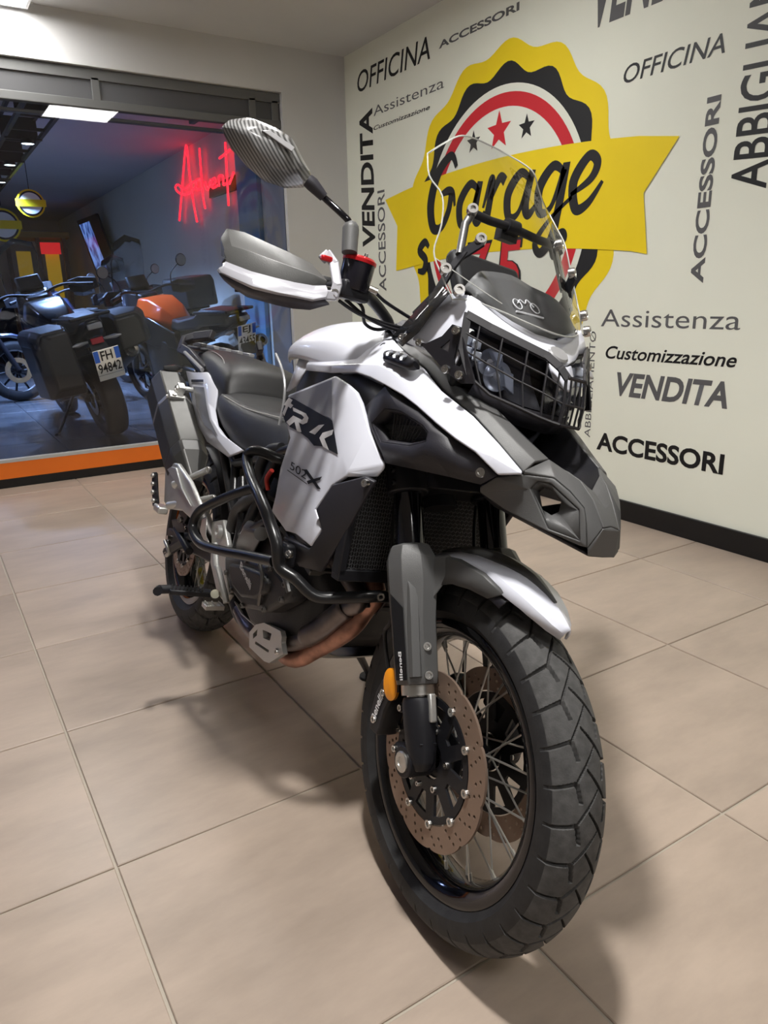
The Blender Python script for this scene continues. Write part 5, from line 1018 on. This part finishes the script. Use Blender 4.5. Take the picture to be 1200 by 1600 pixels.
for pts in ([(-0.3564, -0.2200, 1.1250), (-0.3387, -0.2000, 1.1075), (-0.3712, -0.1700, 1.0829), (-0.3681, -0.1400, 1.0767), (-0.3640, -0.1000, 1.0947)], [(-0.3213, -0.2600, 1.1054), (-0.3306, -0.2100, 1.0930), (-0.3478, -0.1400, 1.0900), (-0.3442, -0.0800, 1.0904)], [(-0.3118, -0.2000, 1.1412), (-0.3126, -0.1700, 1.1267), (-0.3155, -0.1200, 1.1137), (-0.3136, -0.0800, 1.1039)], [(-0.3356, -0.2400, 1.1127), (-0.3345, -0.1900, 1.0914), (-0.3362, -0.1300, 1.0823), (-0.3493, -0.0600, 1.0881)]): tubep('control_cable', pts, .0035, satin, n=8)
part(G().cyl((-0.2977, -0.2150, 1.1396), (-0.2904, -0.2000, 1.1361), .006, n=10), 'banjo_bolt', steel)
# mirror
mbase = V((-0.3115, -0.2620, 1.1922)); mtop = V((-0.3239, -0.2620, 1.2358))
mr = part(G().tube([mbase, mtop], [.0145, .0155], 16).ball(mtop, .0155, 6), 'mirror_boot', greyp, sm=40)
tubep('mirror_stem', [mtop, (-0.3253, -0.2680, 1.2479), (-0.3322, -0.2800, 1.2577), (-0.3578, -0.3050, 1.2793), (-0.3655, -0.3250, 1.2911)], .0062, gloss, mr)
part(G().tube([(-0.3599, -0.3100, 1.2826), (-0.3640, -0.3350, 1.2980), (-0.3672, -0.3450, 1.3031)], [.009, .013, .012], 14), 'mirror_socket', darkp, mr, sm=40)
mo = [(-0.4100, -0.4994, 1.3515), (-0.4100, -0.4887, 1.3648), (-0.4100, -0.4569, 1.3805), (-0.4100, -0.4101, 1.3808), (-0.4100, -0.3717, 1.3731), (-0.4100, -0.3453, 1.3457), (-0.4100, -0.3191, 1.3220), (-0.4100, -0.3296, 1.3001), (-0.4100, -0.3656, 1.2877), (-0.4100, -0.4066, 1.2873), (-0.4100, -0.4428, 1.3013), (-0.4100, -0.4777, 1.3214), (-0.4100, -0.4953, 1.3412)]
cmo = sum((V(p) for p in mo), V()) / len(mo)
def mring2(k, dx, sh=0): return [cmo + (V(p) - cmo) * k + V((dx, 0, 0)) for p in mo]
ridge_l = [(-0.4000, -0.4984, 1.3530), (-0.3620, -0.4602, 1.3432), (-0.3520, -0.4069, 1.3256), (-0.3850, -0.3346, 1.3066)]
g = G().loft([mring2(.97, -.012), mring2(1, 0)], caps=False)
n_ = len(mo); inner_ = [cmo + (V(p) - cmo) * .62 + V((.038, 0, .0)) for p in mo]
g = G().loft([mring2(.9, -.016), mring2(1, -.006), mring2(1.0, 0), mring2(.86, .022), inner_, [cmo + (V(p) - cmo) * .2 + V((.046, 0, 0)) for p in mo]])
carbon = mat('carbon_weave', (.10, .10, .10), .3, coat=.5)
def carbonize(m):
    nt = m.node_tree; b = nt.nodes['Principled BSDF']; tc = nt.nodes.new('ShaderNodeTexCoord'); w = nt.nodes.new('ShaderNodeTexWave'); w.inputs['Scale'].default_value = 62; w.bands_direction = 'DIAGONAL'
    nt.links.new(tc.outputs['Object'], w.inputs[0]); r = nt.nodes.new('ShaderNodeValToRGB'); r.color_ramp.elements[0].color = (.035, .035, .035, 1); r.color_ramp.elements[1].color = (.26, .26, .26, 1)
    nt.links.new(w.outputs['Fac'], r.inputs[0]); nt.links.new(r.outputs[0], b.inputs['Base Color'])
carbonize(carbon)
ms = part(g, 'mirror_shell', carbon, mr, sm=30, bev=.004)
part(G().add(mring2(.9, -.0165), [tuple(range(n_))]), 'mirror_glass', mat('mirror_silver', (.8, .8, .8), .02, metal=1), mr, sm=0)
mp = [cmo + (V((-0.4100, -0.4436, 1.3537)) - cmo) + V((.040, 0, 0)), V((-0.4100, -0.4311, 1.3592)) + V((.040, 0, 0)), V((-0.4100, -0.3819, 1.3460)) + V((.046, 0, 0)), V((-0.4100, -0.3866, 1.3366)) + V((.047, 0, 0))]
part(G().prism(mp, (.006, 0, 0)), 'mirror_plate', silvp, mr, bev=.001)
# small auxiliary LED lamp on the wing
la, lb = V((-0.2555, -0.1720, 1.0236)), V((-0.1587, -0.1720, 1.0130)); ld = (lb - la).normalized(); ln = V((.62, -.6, .35)); ln = (ln - ld * ln.dot(ld)).normalized(); lu = ld.cross(ln)
ll = part(G().loft([[la + (lb - la) * t + lu * .013 * k * math.cos(a) + ln * (.010 * math.sin(a)) for a in [2 * PI * i / 12 for i in range(12)]] for t, k in ((-.03, .6), (.02, 1), (.9, 1), (1.0, .8), (1.06, .3))]), 'auxiliary_lamp', satin, sm=40)
for t in (.2, .46, .72):
    c = la.lerp(lb, t) + ln * .0085; part(G().lathe([(1e-4, -.001), (.0045, .001), (.008, .004)], c, ln, 16), 'lamp_reflector', lens, ll)

# ------------------------------------------------------------------ back showroom: sign, screen, panels, lamps
neon = emit('neon_red', (1, .012, .025), 2.1)
sgn = empty('neon_sign', (WX, 8.0, 2.2), 'red neon script sign on the back showroom wall', 'neon sign')
def NP(p, d=.06): return (WX - d - WX, p[0] - 8.0, p[1] - 2.2)
def stroke(pts, name='neon_letter', r=.0115, m=None, d=.06): return G().tube(cr([NP(p, d) for p in pts], 5), r, 8).obj(name, m or neon, sgn, sm=50)
stroke([(9.1680, 2.0723), (8.9343, 2.4316), (8.6811, 2.8076), (8.6523, 2.5285), (8.5948, 2.1889), (8.5374, 2.0014)])
stroke([(8.4390, 2.3561), (8.8049, 2.3205), (9.0746, 2.3661), (9.1991, 2.4370), (9.0937, 2.4587), (8.8785, 2.3838), (8.5963, 2.4154), (8.4250, 2.4064)])
stroke([(8.2570, 2.7127), (8.2678, 2.4434), (8.2656, 2.2184), (8.2318, 2.1111)]); stroke([(8.2961, 2.4152), (8.4439, 2.4153), (8.4460, 2.3308), (8.2792, 2.3233)])
stroke([(8.1654, 2.3663), (8.1063, 2.2829), (7.9861, 2.3679)]); stroke([(8.0026, 2.3016), (7.8628, 2.3210), (7.8712, 2.3651), (7.9717, 2.3474), (7.9489, 2.2824), (7.7952, 2.2879)])
stroke([(7.7617, 2.2714), (7.7410, 2.3598), (7.6333, 2.3513), (7.6328, 2.2734), (7.5604, 2.2761)]); stroke([(7.4972, 2.6412), (7.5154, 2.4001), (7.5357, 2.0633)]); stroke([(7.6842, 2.5252), (7.5195, 2.5408), (7.3949, 2.5557)])
stroke([(7.4758, 2.2594), (7.3772, 2.3167), (7.3371, 2.3460)])
G().prism([NP((8.1374, 2.3184), .03), NP((7.3395, 2.3348), .03), NP((7.3677, 2.1988), .03), NP((8.1661, 2.2071), .03)], (.03, 0, 0)).obj('sign_backing', matte, sgn, sm=0)
# wall-hung tilted screen
def WP3(p, d): return (WX - d, p[0], p[1])
tv = empty('wall_screen', WP3((13.4238, 2.0595), .02), 'tilted dark framed screen showing a blue picture on the back showroom wall', 'screen')
tl = V(WP3((13.4238, 2.0595), .02)); q_ = [(14.5232, 2.5493), (12.9251, 2.5197), (12.4871, 1.6253), (14.0468, 1.6002)]
def T3(p, d): return V(WP3(p, d)) - tl
dd = [.20, .20, .06, .06]
G().loft([[T3(p, d) for p, d in zip(q_, dd)], [T3(p, d - .04) for p, d in zip(q_, dd)]]).obj('screen_body', matte, tv, sm=0, bev=.01)
ct_ = sum((T3(p, d) for p, d in zip(q_, dd)), V()) / 4
scr = mat('screen_picture', (.02, .03, .06), .2, emis=(.12, .25, .75), estr=.5)
def scr_nodes(m):
    nt = m.node_tree; b = nt.nodes['Principled BSDF']; tc = nt.nodes.new('ShaderNodeTexCoord'); n = nt.nodes.new('ShaderNodeTexNoise'); n.inputs['Scale'].default_value = 6
    nt.links.new(tc.outputs['Object'], n.inputs[0]); r = nt.nodes.new('ShaderNodeValToRGB'); r.color_ramp.elements[0].position = .4; r.color_ramp.elements[0].color = (.02, .05, .22, 1); r.color_ramp.elements[1].position = .62; r.color_ramp.elements[1].color = (.18, .34, .85, 1)
    nt.links.new(n.outputs['Fac'], r.inputs[0]); nt.links.new(r.outputs[0], b.inputs['Emission Color'])
scr_nodes(scr)
qs = [ct_ + (T3(p, d) - ct_) * .84 + V((-.004, 0, 0)) for p, d in zip(q_, dd)]
qs2 = [qs[0], qs[0].lerp(qs[1], .62), qs[3].lerp(qs[2], .62), qs[3]]
G().add(qs2, [(0, 1, 2, 3)]).obj('screen_glass', scr, tv, sm=0)
# blue door leaf in the same wall
bluem = mat('blue_panel', (.22, .42, .60), .35, noise=(1.5, .15))
dr1 = box_struct('door_1', (WX - .02, 7.08, PZ + 1.25), (.05, .50, 2.5), bluem, bev=.006)
# far end wall
endw = box_struct('wall_far', ((XL + WX) / 2, YF - .05, 1.5), (WX - XL, .1, 3.0), wallg)
# yellow lit booth at the far end
yl = mat('booth_yellow', (.85, .55, .02), .5, emis=(1, .6, .02), estr=.12)
bt = empty('display_booth', (1.9, 15.6, PZ), 'yellow display booth with timber posts at the far end of the back showroom', 'booth')
wood = mat('booth_wood', (.22, .12, .05), .6)
G().box((0, 0, 2.18), (1.7, .9, .10)).obj('soffit', mat('booth_soffit', (.5, .28, .05), .5), bt, sm=0)
for x in (-.8, -.2, .3, .75): G().box((x, -.38, 1.07), (.07, .07, 2.13)).obj('post', wood, bt, sm=0, bev=.006)
for x in (.05, .53): G().box((x, -.3, .95), (.24, .03, 1.9)).obj('yellow_panel', yl, bt, sm=0)
G().box((-.5, -.2, .5), (.5, .3, 1.0)).obj('counter', matte, bt, sm=0)
G().box((.5, -.42, 1.95), (.34, .02, .2)).obj('red_sign', mat('booth_red', (.5, .02, .02), .5, emis=(1, .03, .03), estr=.3), bt, sm=0)
# hanging round plaques with the badge
def plaque(x, y, z, r, label):
    e = empty('hanging_plaque', (x, y, z), label, 'plaque', None)
    for k, (rr, m, dz) in enumerate(((r, yellow, 0), (r * .88, mblack, .006), (r * .76, mwhite, .012))): G().lathe([(1e-4, dz + .01), (rr, dz + .01), (rr, dz - .01), (1e-4, dz - .01)], (0, 0, 0), (0, -1, 0), 28).obj('plaque_layer', m, e, sm=30)
    G().box((0, -.028, .02 * r), (r * 2.1, .01, r * .5)).obj('plaque_ribbon', yellow, e, sm=0)
    G().box((0, 0, (CZ - z + r) / 2), (.008, .008, CZ - z - r)).obj('hanger', matte, e, sm=0)
plaque(1.434, 10.0, 2.287, .155, 'round badge plaque hanging nearest the black lighting gantry')
plaque(1.33, 12.0, 2.22, .22, 'large round badge plaque hanging in front of the yellow booth')
# lighting gantry with spot lamps
gn = empty('lighting_gantry', (1.10, 6.0, 2.55), 'black lattice lighting gantry under the back showroom ceiling', 'gantry')
for x in (-.14, .14):
    for z in (.0, .18): G().box((x, 4.5, z), (.03, 9.0, .03)).obj('gantry_rail', matte, gn, sm=0)
for k in range(18): G().box((0, .25 + k * .5, .09 if k % 2 else .0), (.30, .025, .025 if not k % 2 else .2)).obj('gantry_rung', matte, gn, sm=0)
for k in range(3): G().box((0, .6 + 4 * k, .225), (.05, .05, .10)).obj('gantry_hanger', matte, gn, sm=0)
spotm = emit('spot_glow', (.75, .92, 1), 6.0)
for k, (sx_, y) in enumerate(((1.13, 7.55), (1.11, 8.72), (1.14, 9.93))):
    e = empty('spot_lamp', (sx_, y, 2.507), 'small round spot lamp under the black gantry, ' + ('the one closest to the glass partition', 'the middle one of three', 'the one closest to the yellow booth')[k], 'spot lamp', 'spot lamps on the gantry')
    G().lathe([(1e-4, .02), (.05, .02), (.062, -.02), (.055, -.02), (.05, -.012)], (0, 0, 0), (0, 0, 1), 20).obj('lamp_body', matte, e, sm=40)
    G().box((1.10 - sx_, 0, .0208), (.30, .03, .014)).obj('lamp_bracket', matte, e, sm=0)
    G().lathe([(1e-4, -.016), (.05, -.016)], (0, 0, 0), (0, 0, 1), 20).obj('lamp_lens', spotm, e, sm=0)
    L = bpy.data.lights.new('spot', 'SPOT'); L.energy = 330; L.color = (.33, .52, 1); L.spot_size = 2.3; L.spot_blend = .9; L.shadow_soft_size = .06
    lo = bpy.data.objects.new('lamp_light', L); link(lo, e); lo.location = (0, 0, -.05)
lb_ = ' in the back showroom'
for (x, y, p) in ((-1.3, 7.6, 26.0),): led(x, y, CZ - .032, .6, p, {7.6: 'unseen bluish LED panel added on the back showroom ceiling near the partition', 11.6: 'bluish LED panel on the back showroom ceiling level with the hanging plaques'}[y], col=(.40, .52, 1))  # unseen panel added to give the back floor and wall their blue light
# ------------------------------------------------------------------ motorcycles in the back showroom
bkrub = mat('bike_tyre', (.014, .014, .015), .6)
plw = mat('plate_white', (.72, .73, .70), .45); plb = mat('plate_blue', (.03, .12, .55), .45)
clr = clear_mat('small_screen', (.85, .87, .9), 1.4, .05)
def bgbike(label, pos, head, lean, body, accent, plate=None, cases=False, topbox=False, screen=True, tall=1.0, exhaust=1, spokes=5, mirrors=True, nose=None, low=0, pz=.60):
    r = empty('parked_motorcycle', (pos[0], pos[1], PZ), label, 'motorcycle', rot=(Matrix.Rotation(math.radians(head), 3, 'Z') @ Matrix.Rotation(math.radians(lean), 3, 'X') @ Matrix.Identity(3)).to_euler())
    R = .31; WB = 1.45
    def P(g, n, m, par=None, **k): return g.obj(n, m, par or r, **k)
    for x, w in ((0, .085), (WB, .06)):
        t = P(G().lathe([(.215, -w * .8), (.26, -w), (.295, -w * .82), (.308, -w * .4), (R, 0), (.308, w * .4), (.295, w * .82), (.26, w), (.215, w * .8)], (x, 0, R), (0, 1, 0), 48, closed=True), 'tyre', bkrub, sm=50)
        P(G().lathe([(.225, -w * .7), (.232, -w * .6), (.205, -.02), (.205, .02), (.232, w * .6), (.225, w * .7)], (x, 0, R), (0, 1, 0), 40, closed=True), 'rim', silvp if x else satin, sm=50)
        g = G().cyl((x, -.09, R), (x, .09, R), .035, n=16)
        for k in range(spokes * 2): a = 2 * PI * k / (spokes * 2); g.tube([(x + .03 * math.cos(a), (-1) ** k * .02, R + .03 * math.sin(a)), (x + .21 * math.cos(a + .1), 0, R + .21 * math.sin(a + .1))], .011, 6)
        P(g, 'wheel_spider', satin, sm=40)
        P(G().lathe([(.08, -.005), (.13, -.005), (.13, .005), (.08, .005)], (x, -.075 if x else .08, R), (0, 1, 0), 32, closed=True), 'brake_disc', steel, sm=30)
    for s in (-1, 1):
        P(G().tube([(0, .105 * s, R), (.30, .11 * s, .38), (.55, .10 * s, .42)], .024, 8), 'swingarm', satin)
        P(G().tube([(WB, .095 * s, R), (WB - .28, .095 * s, .92)], .026, 12), 'fork_leg', satin)
    P(G().loft([[(x, -w, a), (x, w, a), (x, w * 1.05, (a + b) / 2), (x, w, b), (x, -w, b), (x, -w * 1.05, (a + b) / 2)] for x, w, a, b in ((.48, .12, .36, .58), (.60, .17, .26, .66), (.80, .18, .22, .72), (.98, .15, .26, .76), (1.06, .10, .34, .76))]), 'engine', engine, bev=.02)
    P(G().loft([[(x, -w * .5, a), (x, -w, (a + b) / 2), (x, -w * .7, b), (x, w * .7, b), (x, w, (a + b) / 2), (x, w * .5, a)] for x, w, a, b in ((.52, .09, .76, .84), (.62, .16, .72, .94), (.80, .19, .72, 1.02), (.98, .18, .76, 1.03), (1.10, .13, .80, .98), (1.16, .08, .86, .94))]), 'tank', body, sm=50, bev=.015)
    P(G().loft([[(x, -w, a), (x, w, a), (x, w * .85, b), (x, -w * .85, b)] for x, w, a, b in ((-.36, .07, .84, .89), (-.28, .11, .80, .91), (.02, .13, .78, .92), (.10, .14, .76, .87), (.38, .14, .74, .83), (.58, .09, .74, .84))]), 'seat', seatm, sm=50, bev=.02)
    P(G().loft([[(x, -w, a), (x, w, a), (x, w * .8, b), (x, -w * .8, b)] for x, w, a, b in ((-.46, .06, .82, .88), (-.30, .10, .74, .86), (.05, .12, .66, .80), (.40, .13, .62, .76))]), 'tail', accent, bev=.015)
    P(G().box((-.47, 0, .835), (.02, .10, .04)), 'tail_light', mat('dim_tail_lens', (.30, .30, .30), .25), bev=.008)
    P(G().loft([[(-.36, -.05, .76), (-.36, .05, .76), (-.33, .05, .75), (-.33, -.05, .75)], [(-.50, -.075, .55), (-.50, .075, .55), (-.48, .075, .55), (-.48, -.075, .55)]]), 'plate_hanger', matte)
    for s in (-1, 1): P(G().tube([(-.36, .05 * s, .735), (-.40, .13 * s, .735), (-.405, .17 * s, .735)], [.008, .016, .005], 10), 'indicator', silvp, sm=40)
    P(G().box((-.405, 0, .735), (.015, .085, .04)), 'plate_reflector', mat('rear_red', (.5, .01, .03), .25), bev=.003)
    if plate:
        pb = P(G().box((0, 0, 0), (.006, .178, .178)), 'number_plate', plw, bev=.004)
        pb.location = (-.515 + (pz - .6) * .6, 0, pz); pb.rotation_euler = (0, math.radians(-16), 0)
        def pp(u, v): return (-.0045, .089 - .178 * u, -.089 + .178 * v)
        for u in (0, .80): P(G().add([pp(u + .005, .53), pp(u + .195, .53), pp(u + .195, .99), pp(u + .005, .99)], [(0, 1, 2, 3)]), 'plate_band', plb, pb, sm=0)
        for tx, u0, u1, v0, v1 in ((plate[0], .26, .70, .57, .94), (plate[1], .06, .94, .08, .46)):
            me = text_mesh(tx, bold=.012); put(me, lambda c: V(pp(u0 + (u1 - u0) * c.x, v0 + (v1 - v0) * c.y)) + V((-.0008, 0, 0))); mko('plate_lettering', me, black_ink, pb, sm=0)
        P(G().box((-.0035, 0, -.108), (.007, .178, .034)), 'plate_dealer_strip', plw, pb, sm=0)
    # front: fairing, lamp, screen, bars
    P(G().loft([[(x, -w, a), (x, w, a), (x, w * .7, b), (x, -w * .7, b)] for x, w, a, b in ((.98, .12, .84, 1.05), (1.14, .19, .80, 1.10), (1.28, .16, .84, 1.12), (1.40, .07, .90, 1.06))]), 'fairing', nose or body, sm=40, bev=.02)
    P(G().loft([[(x, -w, z), (x, w, z), (x, w * .6, z + .03), (x, -w * .6, z + .03)] for x, w, z in ((1.22, .07, .66), (1.45, .08, .66), (1.66, .04, .60))]), 'front_mudguard', nose or body, bev=.01)
    P(G().box((1.40, 0, .98), (.03, .16, .10)), 'headlight', lens, bev=.02)
    if screen: P(G().rows([[(1.36 - z * .42, y, 1.08 + z * tall) for y in (-.17, -.15, -.08, 0, .08, .15, .17)] if z < .3 else [(1.36 - z * .42, y * (1.25 - z), 1.08 + z * tall - abs(y) * .35) for y in (-.17, -.15, -.08, 0, .08, .15, .17)] for z in (0, .12, .24, .36, .44)]), 'windscreen', clr, sm=50, solid=.003)
    P(G().tube(cr([(.90, -.40, 1.06), (1.02, -.22, 1.10), (1.05, 0, 1.06), (1.02, .22, 1.10), (.90, .40, 1.06)], 5), .012, 10), 'handlebar', matte)
    P(G().box((1.16, 0, 1.16), (.04, .20, .13), Matrix.Rotation(.5, 3, 'Y')), 'instrument_panel', matte, bev=.015)
    for s in (-1, 1):
        P(G().tube([(.94, .31 * s, 1.08), (.88, .43 * s, 1.055)], .017, 10), 'grip', matte)
        P(G().loft([[(1.02, .28 * s, 1.03), (1.03, .28 * s, 1.12), (1.02, .26 * s, 1.12), (1.01, .26 * s, 1.03)], [(1.03, .38 * s, 1.0), (1.05, .38 * s, 1.13), (1.04, .36 * s, 1.13), (1.02, .36 * s, 1.0)], [(.93, .48 * s, 1.02), (.94, .48 * s, 1.10), (.92, .47 * s, 1.10), (.91, .47 * s, 1.02)]]), 'hand_guard', matte, bev=.006)
        if mirrors:
            P(G().tube(cr([(1.0, .26 * s, 1.10), (1.0, .28 * s, 1.20), (.98, .36 * s, 1.27)], 4), .006, 8), 'mirror_stem', matte)
            P(G().lathe([(1e-4, -.004), (.052, -.004), (.058, .004), (.040, .03), (1e-4, .036)], (.97, .40 * s, 1.30), (1, 0, .05), 20), 'mirror_shell', matte, sm=50)
            P(G().lathe([(1e-4, -.005), (.050, -.005)], (.97, .40 * s, 1.30), (1, 0, .05), 20), 'mirror_glass', mat('dusty_mirror', (.42, .42, .38), .3, metal=.4), sm=0)
        P(G().loft([[(x, s * w, z) for w, z in ((w0, z0), (w0 + .02, z0), (w0 + .02, z1), (w0, z1))] for x, w0, z0, z1 in ((.45, .12, .58, .72), (.75, .17, .60, .86), (1.05, .16, .66, .92))]), 'side_panel', accent, bev=.008)
        P(G().tube([(.50, .15 * s, .36), (.50, .26 * s, .34)], .013, 8), 'footrest', alum)
        if cases:
            P(G().loft([[(x, s * a, z0), (x, s * b, z0 + .02), (x, s * b, z1 - .04), (x, s * (b - .03), z1), (x, s * a, z1)] for x, a, b, z0, z1 in ((-.38, .16, .34, .46 + (low if s < 0 else 0), .84), (-.30, .15, .40, .40 + (low * 1.4 if s < 0 else 0), .87), (.10, .15, .40, .38 + (low * 1.4 if s < 0 else 0), .87), (.20, .15, .36, .44 + (low if s < 0 else 0), .84))]), 'pannier', mat('pannier_black', (.018, .018, .019), .4), sm=30, bev=.015)
            P(G().loft([[(x, s * a, z1 - .09), (x, s * (b + .004), z1 - .10), (x, s * (b + .004), z1 - .03), (x, s * (b - .03), z1 + .006), (x, s * a, z1 + .006)] for x, a, b, z1 in ((-.36, .17, .36, .85), (-.28, .16, .402, .876), (.08, .16, .402, .876), (.17, .16, .37, .85))]), 'pannier_lid', mat('pannier_grey', (.06, .06, .06), .45), sm=30, bev=.015)
    if topbox:
        P(G().loft([[(x, -w, .92), (x, w, .92), (x, w, 1.16), (x, w * .85, 1.22), (x, -w * .85, 1.22), (x, -w, 1.16)] for x, w in ((-.55, .17), (-.45, .21), (-.15, .21), (-.08, .17))]), 'top_case', mat('pannier_black', (.018, .018, .019), .4), sm=30, bev=.02)
    P(G().tube([(-.42, -.13, .90), (.05, -.14, .90)], .012, 8).tube([(-.42, .13, .90), (.05, .14, .90)], .012, 8).tube([(-.42, -.13, .90), (-.42, .13, .90)], .012, 8), 'tail_rack', matte)
    if exhaust:
        e = P(G().tube([(.85, -.12, .30), (.50, -.16, .33), (.20, -.19, .42)], .025, 10).tube([(.22, -.19, .42), (.12, -.20, .47), (-.30, -.22, .60), (-.34, -.22, .61)], [.03, .058, .058, .052], 16), 'silencer', satin, sm=40)
        P(G().lathe([(.026, -.004), (.050, -.004), (.054, .004), (.045, .012), (.026, .006)], (-.345, -.22, .612), (-.95, -.04, .3), 24, closed=True), 'silencer_tip', mat('chrome_tip', (.75, .70, .58), .15, metal=1), e, sm=40)
        P(G().lathe([(1e-4, 0), (.03, 0)], (-.343, -.22, .612), (-.95, -.04, .3), 16), 'silencer_bore', black_ink, e, sm=0)
    M_ = r.rotation_euler.to_matrix(); a = V((.42, .09, .34)); wdt = M_.transposed() @ V((0, 0, 1))
    f = V((.30, .34, 0)); f = f - V((0, 0, 1)) * (f.dot(wdt) / wdt.z)     # foot of the stand on the floor
    P(G().tube(cr([a, a.lerp(f, .6), f + wdt * .012, f + V((-.05, .03, 0)) + wdt * .010], 4), .012, 8), 'side_stand', matte)
    return r
bikeblk = mat('bike_black', (.012, .012, .014), .28, coat=.3)
bikeblue = mat('bike_dark_blue', (.012, .018, .05), .28, coat=.3)
bikeorg = mat('bike_orange', (.75, .10, .012), .3, coat=.4)
bgbike('black touring motorcycle with side panniers and plate FH 94842 parked behind the glass', (1.19, 5.76), 93, -12, bikeblk, bikeblk, ('FH', '94842'), cases=True, tall=1.0, mirrors=False, low=.16)
bgbike('black and orange motorcycle with plate 43455 and clear screen parked beside the neon wall', (2.31, 6.22), 103, -9, bikeorg, bikeblk, ('EJ', '43455'), tall=1.15, nose=bikeblk, pz=.70)
bgbike('dark blue motorcycle side-on at the back with its front wheel beyond the black tourer', (-.58, 8.32), 6, -8, bikeblue, bikeblk, None, screen=True)
bgbike('dark blue motorcycle with red tail parked between the black tourer and the orange one', (1.55, 8.05), 92, -9, bikeblue, mat('bike_red', (.25, .01, .015), .3), None, screen=False, mirrors=False)
bgbike('black motorcycle with top case parked behind the orange one near the neon sign', (2.58, 8.1), 104, -8, bikeblk, bikeblk, None, topbox=True)
